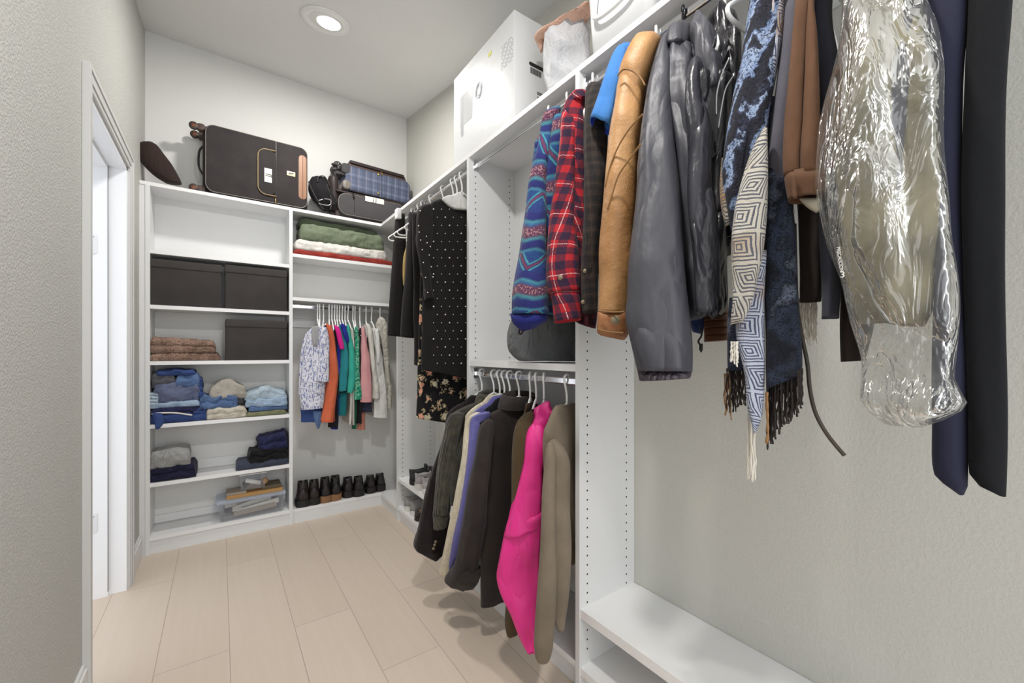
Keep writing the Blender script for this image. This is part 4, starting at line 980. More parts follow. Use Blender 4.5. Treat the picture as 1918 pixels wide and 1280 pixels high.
# bay 2 lower
M['dkbrown'] = fabric('dark_brown_velvet', (34,27,27), (22,18,19), crease=.5, sheen=.6)
def crinkle(t, o, uv, u, v): return t.ramp(t.noise(o, 25, 4).outputs[0], [(.35,(72,68,54)),(.65,(44,42,33))])
def linen():
    t = NT('crinkled_olive_grey_linen'); o = t.obj(); uv, u, v = t.uv(); t.col(crinkle(t, o, uv, u, v)); t.b.inputs['Roughness'].default_value = .9; t.b.inputs['Sheen Weight'].default_value = .2
    w = t.math('SINE', t.math('ADD', t.math('MULTIPLY', u, 420), t.math('MULTIPLY', t.noise(o, 14).outputs[0], 9)))
    b1 = t.bump(w, .7, .006); t.bump(t.noise(o, 600).outputs[0], .3, .002, b1); return t.m
M['linen'] = linen()
def cableknit():
    t = NT('cream_cable_knit'); o = t.obj(); uv, u, v = t.uv(); t.col(t.mix(t.noise(o, 60).outputs[0], srgb((226,218,198)), srgb((176,164,140)))); t.b.inputs['Roughness'].default_value = .95
    vo = t.new('ShaderNodeTexVoronoi', {'Vector': t.new('ShaderNodeMapping', {0: o, 3: (1,1,.6)}).outputs[0], 'Scale': 110}); t.bump(vo.outputs[0], -1, .008); return t.m
M['cable'] = cableknit()
M['peri'] = fabric('periwinkle_fleece', (108,106,168), (82,82,142), crease=.4, var=.3, sheen=.4)
def cordu():
    t = NT('dark_brown_corduroy'); o = t.obj(); uv, u, v = t.uv(); t.col(t.ramp(t.noise(o, 8, 4).outputs[0], [(.35,(42,32,28)),(.7,(27,20,19))])); t.b.inputs['Roughness'].default_value = .8; t.b.inputs['Sheen Weight'].default_value = .08
    b1 = t.bump(t.noise(o, 12, 4).outputs[0], .6, .02); t.bump(t.math('SINE', t.math('MULTIPLY', u, 2200)), .35, .001, b1); return t.m
M['cordu'] = cordu()
M['olivebrn'] = fabric('olive_brown_knit', (78,64,44), (56,46,32), crease=.3); M['rustdk'] = fabric('dark_rust_cotton', (58,30,26), (36,20,18)); M['pinktie'] = fabric('dusty_pink_tie', (206,130,140), (180,100,112))
M['pink'] = nylon('hot_pink_soft_shell', (226,48,138), .5, 9, .5)
M['taupeknit'] = fabric('taupe_knit', (128,116,100), (100,90,78), crease=.2, weave=.9, wscale=450, var=.6)
# dresses
M['blkdress'] = fabric('black_crepe', (29,26,26), (21,19,19), crease=.3, var=.4); M['pearl'] = plain('pearl_bead', (232,226,214), .2)
def floral(t, o, uv, u, v):
    mp = t.new('ShaderNodeMapping', {0: o, 3: (1,1,1)}); dist = t.mix(.03, mp.outputs[0], t.noise(o, 60, 2).outputs[1])
    vo = t.new('ShaderNodeTexVoronoi', {'Vector': dist, 'Scale': 21, 'Randomness': 1.0}); d = vo.outputs[0]; pick = sep(t, vo.outputs[1])
    vs = t.new('ShaderNodeTexVoronoi', {'Vector': dist, 'Scale': 62}); 
    near = t.math('LESS_THAN', d, t.math('ADD', .2, t.math('MULTIPLY', pick, .22)))
    leaf = t.math('MULTIPLY', t.math('LESS_THAN', vs.outputs[0], .42), t.math('LESS_THAN', d, .52))
    c = t.mix(leaf, srgb((24,22,24)), srgb((168,156,122)))
    fl = t.ramp(pick, [(0,(214,178,148)),(.45,(206,196,168)),(.7,(208,150,124))], 'CONSTANT')
    c = t.mix(t.math('MULTIPLY', near, t.math('GREATER_THAN', vs.outputs[0], .16)), c, fl)
    return t.mix(t.math('MULTIPLY', t.math('LESS_THAN', d, .09), 1), c, srgb((150,90,70)))
M['floral'] = uvpat('black_floral_print', floral, crease=.2)
# back wall shirts
def speck(t, o, uv, u, v):
    mp = t.new('ShaderNodeMapping', {0: o, 3: (1,1,.25)}); mq = t.new('ShaderNodeMapping', {0: o, 3: (.3,.3,1.4)})
    a = t.noise(mp.outputs[0], 160, 2).outputs[0]; b_ = t.noise(mq.outputs[0], 160, 2).outputs[0]
    c = t.mix(t.math('GREATER_THAN', a, .56), srgb((218,218,226)), srgb((112,124,170))); return t.mix(t.math('GREATER_THAN', b_, .6), c, srgb((150,140,160)))
M['speck'] = uvpat('white_blue_crosshatch', speck)
M['bwstripe'] = uvpat('black_white_stripe', lambda t, o, uv, u, v: t.ramp(t.math('FRACT', t.math('DIVIDE', t.new('ShaderNodeSeparateXYZ', {0: o}).outputs[2], .028)), [(0,(230,228,226)),(.5,(26,26,30))], 'CONSTANT'))
M['orange'] = fabric('burnt_orange', (204,104,72), (172,82,54), crease=.35, var=.3); M['royal'] = fabric('royal_blue', (40,48,140), (26,30,96)); M['magenta'] = fabric('magenta', (214,40,140), (180,30,110), crease=.3)
M['teal'] = fabric('teal', (40,128,136), (28,98,110), crease=.3); M['turq'] = fabric('turquoise', (56,164,146), (40,132,120), crease=.3); M['pinks'] = fabric('dusty_pink', (206,150,152), (176,122,126), crease=.3)
M['dkgreen'] = fabric('dark_green', (34,92,62), (22,66,46)); M['salmon'] = fabric('salmon', (196,130,112), (166,104,90)); M['offw'] = fabric('off_white', (206,204,196), (172,170,162), crease=.6); M['white_s'] = fabric('white_shirt', (212,212,208), (180,180,176), crease=.6)
M['ruffle'] = fabric('sheer_cream', (196,192,182), (160,156,146), crease=1, cscale=26)
M['grnpat'] = uvpat('green_print', lambda t, o, uv, u, v: t.ramp(t.noise(o, 60, 3).outputs[0], [(.35,(26,104,84)),(.5,(40,150,120)),(.58,(150,190,160)),(.64,(30,110,90))]))
M['dkdenim'] = fabric('dark_denim', (52,56,74), (36,38,54))
M['mustard'] = fabric('beige_mustard', (176,150,96), (150,124,76))

# ================================================================== HANGERS
def make_hanger(half=.2):
    t = thing('clothes_hanger', 'x', 'hanger')
    b = MB(); P = [(-.012,0,-.012)]+[(.017*math.cos(a), 0, .003+.017*math.sin(a)) for a in [PI+.3-(i*(PI+.3+.45)/10) for i in range(11)]]
    P = [(.017*math.cos(PI+.5-i*(PI+1.0)/12), 0, .003+.017*math.sin(PI+.5-i*(PI+1.0)/12)) for i in range(13)]
    P = P[::-1]  # from the far tip over the rod to the shaft
    P += [(-.006,0,-.03), (0,0,-.055), (0,0,-.085)]
    b.tube(smooth_path([(x, 0, z) for x, _, z in P], 3), .0042, 8); b.build('hook', 'plastic', t, local=True)
    b = MB(); b.tube(smooth_path([(0,0,-.085), (.05,0,-.108), (.12,0,-.148), (half-.012,0,-.188), (half,0,-.205), (half-.02,0,-.216), (.1,0,-.212), (0,0,-.21), (-.1,0,-.212), (-half+.02,0,-.216), (-half,0,-.205), (-half+.012,0,-.188), (-.12,0,-.148), (-.05,0,-.108), (0,0,-.085)], 4), .0048, 8)
    b.tube([(-.02,0,-.095), (0,0,-.1), (.02,0,-.095)], .005, 6); b.build('frame', 'plastic', t, local=True)
    return t
hang0 = make_hanger(); hang0.location = (.3, -1.0, 0); used = [False]
def hanger(x, y, z, ang, holding, group=None, kind='white plastic hanger'):
    sc_ = .82
    if LAST[0] and abs(LAST[0][0]-y) < .03 and 'rod' in kind+'rod' and x > 1.0: ang = LAST[0][1]; sc_ = min(1, (LAST[0][2]-.012)/.2)
    if abs(ang) > 1: sc_ = .7 if abs(ang-PI/2) < .4 else sc_
    h = hanger_(x, y, z, ang, holding, group, kind)
    for c in h.children:
        if c.name.startswith('frame'): c.scale = (sc_, 1, 1)
    return h
def hanger_(x, y, z, ang, holding, group=None, kind='white plastic hanger'):
    lab = kind+' '+holding
    if not used[0]:
        used[0] = True; hang0.location = (x, y, z+.003); hang0.rotation_euler = (0,0,ang); hang0['label'] = lab
        if group: hang0['group'] = group
        return hang0
    return dup(hang0, (x, y, z+.003), ang, lab, group)
LAST = [None]
def torso(parent, yh, S, ztop, zbot, mat, name='body', thick=.06, w2=.19, fold=.006, hx=1.03, neck=.07, lam=.07, drop=.075, xmax=1.262, flare=0, crump=.004, seed=None):
    """garment body lying in the plane of its hanger: from the aisle-side shoulder S to the wall side"""
    Hh = Vector((hx, yh)); Sv = Vector(S); d = (Sv-Hh).normalized(); far = Hh-d*w2
    if far.x > xmax: far = Hh-d*((xmax-hx)/max(.05, abs(d.x)))
    LAST[0] = (yh, math.atan2(-d.y, -d.x), (Sv-Hh).length)
    ws = (Sv-Hh).length; wf = (far-Hh).length
    z = lambda s: s
    prof = [(ztop, neck*.9, neck*.8), (ztop-.02, neck*1.25, neck*1.1), (ztop-drop*.7, ws*.82, wf*.86), (ztop-drop, ws*.97, wf*.97), (ztop-drop-.05, ws, wf), (ztop-.28, ws*.92, wf*.95), ((ztop+zbot)/2-.05, ws*(.93+flare*.5), wf*.97), (zbot, ws*(.95+flare), wf)]
    R3 = []
    rnd = random.Random(seed if seed is not None else hash_s(name+str(yh))); ph = [rnd.uniform(0,6) for _ in range(4)]; nn = Vector((-d.y, d.x, 0)); e = Vector((d.x, d.y, 0)); H3 = Vector((hx, yh, 0))
    n = max(12, int((ztop-zbot)/.013)); m = 60; UV = []
    for i in range(n+1):
        zz = ztop+(zbot-ztop)*i/n; k = 0
        while k < len(prof)-2 and prof[k+1][0] > zz: k += 1
        t_ = min(1, max(0, (prof[k][0]-zz)/max(1e-6, prof[k][0]-prof[k+1][0]))); t_ = t_*t_*(3-2*t_)
        a = prof[k][1]+(prof[k+1][1]-prof[k][1])*t_; c = prof[k][2]+(prof[k+1][2]-prof[k][2])*t_
        cen = H3+e*(a-c)/2; hw = (a+c)/2; th = thick/2*min(1, .45+.55*i/(n*.2)); ring = []
        for j in range(m):
            q = 2*PI*j/m; cx = math.copysign(abs(math.cos(q))**.8, math.cos(q)); sx = math.copysign(abs(math.sin(q))**.8, math.sin(q))
            p = cen+e*hw*cx+nn*th*sx+Vector((0,0,zz)); g = .25+.75*i/n
            p += nn*fold*g*(math.sin(2*PI*hw*cx/lam+ph[0]+1.2*math.sin(zz*5+ph[1]))+.5*math.sin(2*PI*hw*cx/(lam*.5)+ph[2]))*abs(sx)
            nv = noise.noise_vector(p*9+Vector((ph[3]*7,0,0))); p += Vector(nv)*crump; ring.append(p); UV.append((j/m*2*(2*hw+thick), ztop-zz))
        R3.append(ring)
    C = sum(R3[-1], Vector())/m; R3.append([C+(p-C)*.93 for p in R3[-1]]); R3.append([C+(p-C)*.85+Vector((0,0,.05)) for p in R3[-2]]); UV += [(0,zbot)]*(2*m)
    mb = MB(); mb.rings(R3, uvs=UV); return mb.build(name, mat, parent)
def garment(name, cat, label, loc, group=None): return thing(name, label, cat, loc, group)
def collar(parent, yh, S, ztop, mat, r=.08, hgt=.016, hx=1.03, tilt=.01, name='collar'):
    d = Vector((S[0]-hx, S[1]-yh, 0)).normalized(); nn = Vector((-d.y, d.x, 0)); C = Vector((hx, yh, ztop)); b = MB(); R = []; m = 28
    for dz, sc_, out in ((-.014,.98,0), (.004,.93,0), (hgt,.9,0), (hgt*.8,1.02,.004), (-.006,1.16,.005), (-.026,1.24,.004)):
        R.append([C+d*(r*sc_*math.cos(2*PI*j/m))+nn*((.035*sc_+out)*math.sin(2*PI*j/m))+Vector((0,0,dz-tilt*math.sin(2*PI*j/m))) for j in range(m)])
    b.rings(R, False, False); return b.build(name, mat, parent)
RZ, RL = UZ, LZ

# ================================================================== LOWER ROD, CENTRE BAY (far to near)
XS = .86
CG = 'clothes on the lower rod'
# 1 dark brown velvet jacket
y = 1.70; t = garment('jacket', 'jacket', 'dark brown velvet jacket farthest on the lower rod, three rings of buttons at cuff', (1.0, y, RL-.1))
torso(t, y, (.83, 1.69), RL-.10, .52, 'dkbrown')
slab(t, 'sleeve', [(780,852,780,862,.88), (800,837,800,852,.87), (850,820,850,842,.86), (900,802,900,840,.85), (950,790,950,840,.84), (990,783,990,844,.83), (1022,776,1020,842,.82), (1036,790,1030,836,.82), (1049,811,1044,824,.82)], ('x',.85), 'dkbrown', .09, fold=.005, crump=.009)
for p in ((816,1015), (814,1021), (812,1028)): button(t, p[0], p[1], .82, .0068, off=.052)
hanger(1.03, y, RL, 0, 'holding the dark brown velvet jacket')
# 2 olive grey linen shirt
y = 1.594; t = garment('shirt', 'shirt', 'crinkled olive grey linen shirt second from the far end of the lower rod', (1.0, y, RL-.1))
torso(t, y, (.795, y), RL-.095, .50, 'linen', thick=.05)
collar(t, y, (.8, y), RL-.095, 'linen')
slab(t, 'sleeve', [(772,846,772,872,.82), (790,836,790,868,.82), (850,823,850,856,.81), (900,816,900,850,.80), (940,812,940,846,.80), (962,811,960,843,.80)], ('x',.81), 'linen', .07, fold=.003, crump=.005)
slab(t, 'cuff', [(960,810,957,843,.80), (990,811,984,838,.80)], ('x',.80), 'linen', .075, fold=.001, crump=.003)
hanger(1.03, y, RL, 0, 'holding the crinkled olive grey shirt')
# 3 cream cable cardigan
y = 1.545; t = garment('cardigan', 'cardigan', 'cream cable knit cardigan between the olive grey shirt and the periwinkle fleece', (1.0, y, RL-.1))
torso(t, y, (.84, 1.53), RL-.085, .50, 'cable', thick=.035, xmax=1.25)
slab(t, 'sleeve', [(778,880,770,906,.84), (800,871,800,896,.84), (850,866,850,892,.83), (900,857,900,884,.82), (950,848,950,876,.81), (1000,838,1000,868,.81), (1040,829,1040,860,.81), (1072,822,1076,852,.81)], ('x',.83), 'cable', .06, fold=.003, lam=.03, crump=.006)
hanger(1.03, y, RL, 0, 'holding the cream cable knit cardigan')
# 4 periwinkle
y = 1.508; t = garment('sweatshirt', 'sweatshirt', 'periwinkle blue fleece top beside the cream cable cardigan', (1.0, y, RL-.1))
torso(t, y, (.85, 1.50), RL-.085, .50, 'peri', thick=.03, xmax=1.25)
slab(t, 'sleeve', [(776,892,768,922,.85), (790,880,790,915,.85), (850,875,850,908,.84), (900,868,900,900,.83), (950,860,950,894,.82), (1000,850,1000,884,.82), (1040,842,1040,868,.82), (1064,838,1060,856,.82)], ('x',.84), 'peri', .06, fold=.003, crump=.005)
hanger(1.03, y, RL, 0, 'holding the periwinkle blue fleece')
# 5 black top
y = 1.466; t = garment('top', 'top', 'black long-sleeved top squeezed before the dark corduroy blazer', (1.0, y, RL-.1))
torso(t, y, (.86, 1.46), RL-.09, .48, 'blackc', thick=.03, xmax=1.25)
slab(t, 'sleeve', [(790,900,778,925,.86), (800,888,800,912,.86), (850,884,850,908,.85), (920,876,920,900,.84), (990,866,990,892,.84), (1050,858,1050,880,.84)], ('x',.85), 'blackc', .06, fold=.003, crump=.004)
hanger(1.03, y, RL, 0, 'holding the black long-sleeved top')
# 6 corduroy blazer
y = 1.399; t = garment('blazer', 'blazer', 'dark brown corduroy blazer facing out in the middle of the lower rod', (1.0, y, RL-.1))
torso(t, y, (.833, y), RL-.10, .15, 'cordu', thick=.07, fold=.004, lam=.12)
collar(t, y, (.833, y), RL-.10, 'cordu', r=.085, hgt=.03)
slab(t, 'sleeve', [(784,906,784,922,.85), (806,897,806,924,.845), (850,892,850,920,.83), (900,880,895,916,.82), (950,869,945,914,.81), (1000,862,1000,908,.81), (1040,855,1040,904,.81), (1066,848,1066,898,.81)], ('x',.83), 'cordu', .075, fold=.008, lam=.045, crump=.013)
slab(t, 'cuff', [(1060,850,1062,902,.81), (1080,836,1084,898,.81), (1088,833,1096,890,.81), (1092,845,1100,878,.81)], ('x',.81), 'cordu', .1, fold=.006, lam=.04, crump=.006)
button(t, 862, 1088, .81, .007, off=.052); button(t, 846, 1082, .81, .005, off=.05)
hanger(1.03, y, RL, 0, 'holding the dark corduroy blazer')
# 7 olive brown knit
y = 1.322; t = garment('sweater', 'sweater', 'olive brown knit sweater just behind the hot pink jacket', (1.0, y, RL-.1))
torso(t, y, (.93, 1.24), RL-.10, .4, 'olivebrn', thick=.04, xmax=1.24)
slab(t, 'sleeve', [(770,985,770,1004,.92), (784,972,784,1002,.91), (805,963,800,1002,.9), (850,958,850,1000,.89), (950,957,950,1000,.88), (1050,954,1050,996,.87), (1120,949,1120,988,.86), (1165,946,1165,978,.86), (1188,950,1187,970,.86)], ('x',.9), 'olivebrn', .07, fold=.003, crump=.004)
hanger(1.03, y, RL, .35, 'holding the olive brown sweater')
# 8 dark rust top with pink tie
y = 1.283; t = garment('top', 'top', 'dark rust top with a dusty pink tie hidden behind the pink jacket', (1.0, y, RL-.1))
torso(t, y, (.92, 1.21), RL-.115, .45, 'rustdk', thick=.03, xmax=1.24)
b = MB(); b.tube(smooth_path(pts([(1002,780),(990,795),(980,815),(975,828),(978,834),(984,826),(986,812)], .93)), [.006]*49, 8); b.build('tie', 'pinktie', t)
hanger(1.03, y, RL, .35, 'holding the dark rust top')
# 9 hot pink jacket
y = 1.235; t = garment('jacket', 'jacket', 'hot pink soft shell jacket with bunched hood, bent sleeve hanging low', (1.0, y, RL-.1))
torso(t, y, (.93, 1.15), RL-.12, .42, 'pink', thick=.07, xmax=1.22)
slab(t, 'hood', [(754,1016,752,1030,.98), (762,1003,762,1038,.98), (778,999,778,1042,.97), (795,994,800,1040,.96), (825,988,825,1030,.95), (850,988,850,1024,.95)], ('x',.97), 'pink', .11, fold=.024, lam=.03, crump=.026, cfreq=17, hollow=False)
slab(t, 'sleeve', [(788,995,788,1022,.93), (815,984,830,1026,.92), (864,980,880,1018,.91), (905,970,925,1017,.90), (938,961,955,1016,.89), (1003,947,985,1014,.87)], ('x',.9), 'pink', .085, fold=.004, crump=.012, cfreq=7)
slab(t, 'forearm', [(975,951,955,1016,.875), (1010,943,985,1015,.87), (1045,934,1020,1014,.86), (1078,930,1060,1013,.86), (1104,937,1095,1010,.86), (1150,958,1150,1007,.86), (1195,976,1190,1004,.86), (1218,988,1224,1003,.86)], ('x',.865), 'pink', .075, fold=.006, lam=.05, crump=.012, cfreq=8)
b = MB(); b.tube(pts([(947,996),(953,1001),(958,1008)], .835), .002, 5); b.build('reflective_tab', 'paper', t)
hanger(1.03, y, RL, .35, 'holding the hot pink jacket')
# 10 taupe sweater
y = 1.105; t = garment('sweater', 'sweater', 'taupe knit sweater at the near end of the lower rod against the panel', (1.0, y, RL-.1))
torso(t, y, (.90, 1.075), RL-.085, .40, 'taupeknit', thick=.07, fold=.005, crump=.003)
slab(t, 'sleeve', [(820,1030,826,1050,.90), (840,1022,850,1062,.89), (880,1019,880,1068,.89), (957,1018,957,1068,.88), (1030,1020,1030,1070,.87), (1110,1024,1110,1066,.87), (1150,1034,1150,1061,.87), (1180,1046,1178,1058,.87)], ('x',.90), 'taupeknit', .06, fold=.002, crump=.003)
slab(t, 'sleeve', [(822,1027,835,1042,.87), (845,1022,860,1042,.86), (900,1017,900,1041,.85), (957,1014,957,1041,.84), (1049,1010,1049,1043,.83), (1120,1005,1120,1043,.82), (1170,1002,1170,1040,.82), (1215,1001,1212,1036,.82), (1236,1006,1234,1030,.82), (1245,1016,1244,1022,.82)], ('x',.84), 'taupeknit', .065, fold=.002, crump=.003)
hanger(1.03, y, RL, .2, 'holding the taupe knit sweater')

# ================================================================== UPPER ROD, CENTRE BAY
t = garment('fleece_pullover', 'pullover', 'blue and teal patterned fleece pullover with elastic navy cuff', (1.0, 1.2, RZ-.1))
torso(t, 1.2, (.90, 1.13), RZ-.10, 1.30, 'fleece', thick=.06)
slab(t, 'sleeve', [(204,1040,198,1056,.9), (213,1020,213,1048,.88), (240,1013,240,1036,.87), (277,1007,290,1030,.86), (342,990,342,1024,.85), (428,979,428,1024,.84), (505,967,505,1026,.83), (557,959,557,1028,.82), (590,957,590,1028,.82)], ('x',.85), 'fleece', .1, fold=.003, crump=.006)
slab(t, 'cuff', [(588,956,586,1028,.82), (604,961,600,1025,.82), (614,970,608,1014,.82), (621,980,616,1000,.82)], ('x',.82), 'fleececuff', .095, fold=.004, lam=.02, crump=.004)
b = MB(); b.tube(smooth_path(pts([(974,616),(972,624),(976,626),(980,620)], .79)), .003, 6); b.build('hem_loop', 'maroon', t)
slab(t, 'front_panel', [(215,1036,215,1060,.90), (260,1030,260,1056,.89), (340,1022,340,1048,.89), (430,1020,430,1040,.89), (500,1020,500,1036,.89)], ('x',.9), 'fleece', .05, fold=.003)
hanger(1.03, 1.2, RZ, .35, 'holding the patterned fleece pullover')
t = garment('flannel_shirt', 'shirt', 'red and navy plaid flannel shirt with buttoned cuff on the upper rod', (1.0, 1.1, RZ-.1))
torso(t, 1.10, (.93, 1.04), RZ-.10, 1.42, 'redplaid', thick=.05)
slab(t, 'yoke', [(176,1078,176,1098,.93), (186,1064,186,1099,.92), (215,1054,215,1099,.91), (300,1050,300,1098,.9), (345,1056,345,1098,.9), (400,1066,400,1096,.9), (470,1074,470,1095,.9), (540,1080,540,1094,.9)], ('x',.92), 'redplaid', .05, fold=.006, crump=.008)
slab(t, 'sleeve', [(200,1056,196,1078,.91), (225,1050,225,1080,.89), (290,1044,290,1078,.88), (342,1037,342,1077,.87), (428,1027,428,1078,.86), (505,1025,500,1086,.85), (550,1031,548,1087,.85)], ('x',.87), 'redplaid', .09, fold=.005, crump=.01)
slab(t, 'cuff', [(545,1029,545,1088,.85), (575,1035,570,1089,.85), (605,1038,600,1089,.85)], ('x',.85), 'redplaid', .09, fold=.003, crump=.005)
b = MB(); b.tube(smooth_path([(1.0, 1.03, RZ-.10)]*1+[tuple(p) for p in pts([(1078,186),(1088,182),(1098,186)], .91)]), .012, 8) if False else slab(t, 'collar', [(172,1076,172,1098,.93), (180,1068,178,1099,.92), (192,1072,190,1099,.915)], ('x',.92), 'redplaid', .06, fold=.003, hollow=False)
button(t, 1051, 520, .85, .009, off=.055)
hanger(1.03, 1.1, RZ, .35, 'holding the red plaid flannel shirt')

# ================================================================== LONG ROD, NEAREST BAY
t = garment('flannel_shirt', 'shirt', 'charcoal plaid flannel shirt between the red plaid shirt and the blue tee', (1.0, .97, RZ-.1))
torso(t, .965, (.88, .86), RZ-.10, 1.42, 'dkplaid', thick=.04)
slab(t, 'sleeve', [(162,1100,158,1124,.93), (180,1097,170,1132,.91), (230,1095,225,1140,.89), (300,1094,300,1138,.88), (342,1094,342,1134,.87), (471,1090,471,1124,.87), (560,1089,555,1120,.87), (588,1090,586,1119,.87)], ('x',.89), 'dkplaid', .07, fold=.004, crump=.006)
for p in ((1096,508), (1092,566)): button(t, p[0], p[1], .87, .006, off=.04)
hanger(1.03, .975, RZ, .35, 'holding the charcoal plaid shirt')
t = garment('flannel_shirt', 'shirt', 'maroon plaid flannel shirt with only its hem showing under the charcoal cuff', (1.0, .99, RZ-.1))
slab(t, 'hem', [(185,1104,180,1124,.97), (300,1098,300,1122,.96), (500,1090,500,1119,.93), (560,1082,560,1120,.93), (596,1074,600,1118,.93), (606,1082,616,1116,.93)], ('x',.93), 'maroon', .04, fold=.003)
t = garment('t_shirt', 't-shirt', 'bright blue short-sleeved t-shirt beside the tan leather jacket', (1.0, .84, RZ-.1))
torso(t, .845, (.90, .76), RZ-.11, 1.45, 'bluetee', thick=.035)
slab(t, 'sleeve', [(88,1155,86,1176,.9), (113,1144,113,1176,.89), (150,1131,150,1170,.87), (188,1118,192,1158,.86), (212,1109,228,1150,.85), (226,1104,246,1146,.85)], ('x',.87), 'bluetee', .09, fold=.003, crump=.003, inner='blueins', tuck=.05)
slab(t, 'body_front', [(86,1162,84,1186,.93), (130,1160,130,1180,.92), (200,1150,200,1170,.92), (300,1140,300,1160,.92), (420,1135,420,1150,.92)], ('x',.93), 'bluetee', .04, fold=.003)
hanger(1.03, .835, RZ, .35, 'holding the bright blue t-shirt')
t = garment('leather_jacket', 'jacket', 'tan leather jacket with button cuff and curved seams on the long rod', (1.0, .74, RZ-.1))
torso(t, .745, (.92, .66), RZ-.12, 1.42, 'tanleather', thick=.06)
slab(t, 'shoulder', [(70,1192,74,1236,.92), (84,1181,84,1233,.9), (100,1172,104,1226,.89), (131,1160,135,1218,.88), (150,1157,160,1212,.88), (200,1154,200,1206,.88)], ('x',.9), 'tanleather', .1, fold=.005, crump=.006, hollow=False)
slab(t, 'sleeve', [(136,1158,172,1204,.875), (188,1153,200,1205,.87), (225,1146,240,1204,.86), (256,1140,270,1200,.86), (320,1132,320,1195,.85), (385,1127,385,1189,.84), (471,1122,471,1184,.83), (535,1121,535,1180,.83), (575,1120,575,1178,.83), (590,1120,588,1178,.83)], ('x',.86), 'tanleather', .11, fold=.004, crump=.008, cfreq=8)
slab(t, 'cuff', [(583,1119,583,1179,.83), (605,1118,605,1179,.83), (622,1118,628,1178,.83), (628,1124,638,1170,.83)], ('x',.83), 'tandark', .115, fold=.001, crump=.003)
def seamline(t, P, X, name='seam', mat='seam_tan', r=.0022): b = MB(); b.tube(smooth_path(pts(P, X)), r, 6); return b.build(name, mat, t)
seamline(t, [(1157,142),(1168,130),(1185,133),(1200,146),(1208,160)], .818)
seamline(t, [(1204,214),(1180,240),(1158,275),(1142,315),(1134,350)], .80)
seamline(t, [(1200,270),(1178,300),(1158,330),(1145,370),(1138,392)], .79)
seamline(t, [(1120,583),(1150,585),(1170,584)], .772); seamline(t, [(1120,617),(1140,622),(1168,624)], .772)
button(t, 1153, 600, .83, .011, off=.064)
hanger(1.03, .73, RZ, .35, 'holding the tan leather jacket')
t = garment('windbreaker', 'jacket', 'charcoal nylon windbreaker with a long sleeve and elastic cuff', (1.0, .63, RZ-.1))
torso(t, .63, (.92, .55), RZ-.12, 1.40, 'nylongrey', thick=.05)
slab(t, 'collar', [(46,1262,46,1292,.96), (56,1250,58,1294,.95), (74,1246,74,1294,.94), (90,1246,92,1290,.93)], ('x',.94), 'nylongrey', .08, fold=.006, lam=.03, crump=.01, hollow=False)
slab(t, 'front_panel', [(74,1258,74,1294,.93), (100,1252,92,1300,.92), (150,1252,150,1305,.91), (250,1262,250,1312,.90), (350,1270,350,1316,.9), (450,1280,450,1325,.9), (540,1286,540,1335,.9), (590,1290,590,1330,.9), (604,1296,600,1316,.9)], ('x',.91), 'nylongrey', .08, fold=.01, lam=.06, crump=.014)
slab(t, 'sleeve', [(54,1251,54,1262,.93), (71,1238,76,1250,.91), (113,1224,113,1253,.89), (160,1213,160,1256,.875), (206,1207,206,1258,.865), (299,1196,299,1268,.85), (385,1188,385,1275,.84), (471,1181,471,1282,.83), (557,1177,557,1288,.82), (600,1173,600,1292,.815), (650,1184,650,1295,.81), (697,1195,697,1295,.81)], ('x',.84), 'nylongrey', .12, fold=.004, crump=.012, cfreq=5)
slab(t, 'elastic_cuff', [(690,1193,690,1296,.81), (704,1196,702,1295,.81), (713,1198,708,1293,.81)], ('x',.81), 'nyloncuff', .115, fold=.003, lam=.012, crump=.002)
hw = hanger(1.03, .645, RZ, .35, 'holding the charcoal windbreaker', kind='thin dark wire hanger')
for c in hw.children:
    c.data = c.data.copy(); c.data.materials[0] = M['wire']
t = garment('rain_jacket', 'jacket', 'black hooded nylon rain jacket with zip on a thick white hanger', (1.0, .53, RZ-.1))
torso(t, .53, (.92, .45), RZ-.12, 1.42, 'nylonblack', thick=.05)
slab(t, 'hood', [(27,1340,30,1372,.99), (36,1322,40,1385,.98), (60,1312,62,1389,.97), (90,1306,92,1388,.96), (130,1300,130,1382,.95), (160,1300,160,1376,.94)], ('x',.96), 'nylonblack', .12, fold=.02, lam=.05, crump=.022, cfreq=14, hollow=False)
slab(t, 'collar_front', [(18,1306,22,1312,.94), (34,1300,36,1324,.93), (60,1293,62,1338,.92), (90,1296,96,1348,.91), (130,1306,130,1352,.905), (180,1312,180,1350,.90)], ('x',.92), 'nylongrey', .08, fold=.014, lam=.04, crump=.018, cfreq=14, hollow=False)
slab(t, 'front_panel', [(150,1298,150,1376,.92), (250,1304,250,1358,.91), (350,1308,340,1352,.90), (450,1312,450,1360,.90), (540,1310,540,1366,.90), (580,1318,575,1364,.9), (598,1335,590,1352,.9)], ('x',.91), 'nylonblack', .1, fold=.014, lam=.06, crump=.016, cfreq=9)
slab(t, 'sleeve', [(120,1290,120,1318,.89), (180,1287,180,1326,.88), (260,1286,260,1334,.87), (350,1288,350,1340,.865), (430,1292,430,1345,.86), (500,1296,500,1350,.86), (560,1302,560,1348,.86), (590,1306,588,1340,.86)], ('x',.875), 'nylonmid', .08, fold=.008, lam=.06, crump=.016, cfreq=9)
for P in ([(1366,108),(1352,140),(1343,175),(1342,215)], [(1376,140),(1360,165),(1352,200),(1346,240)]): seamline(t, P, .865, 'zip', 'silver', .0018)
hanger(1.03, .53, RZ, .35, 'holding the black hooded rain jacket', kind='thick white plastic hanger')
t = garment('leather_jacket', 'jacket', 'brown leather jacket showing only its ribbed cuff below the black rain jacket', (1.0, .55, 1.5))
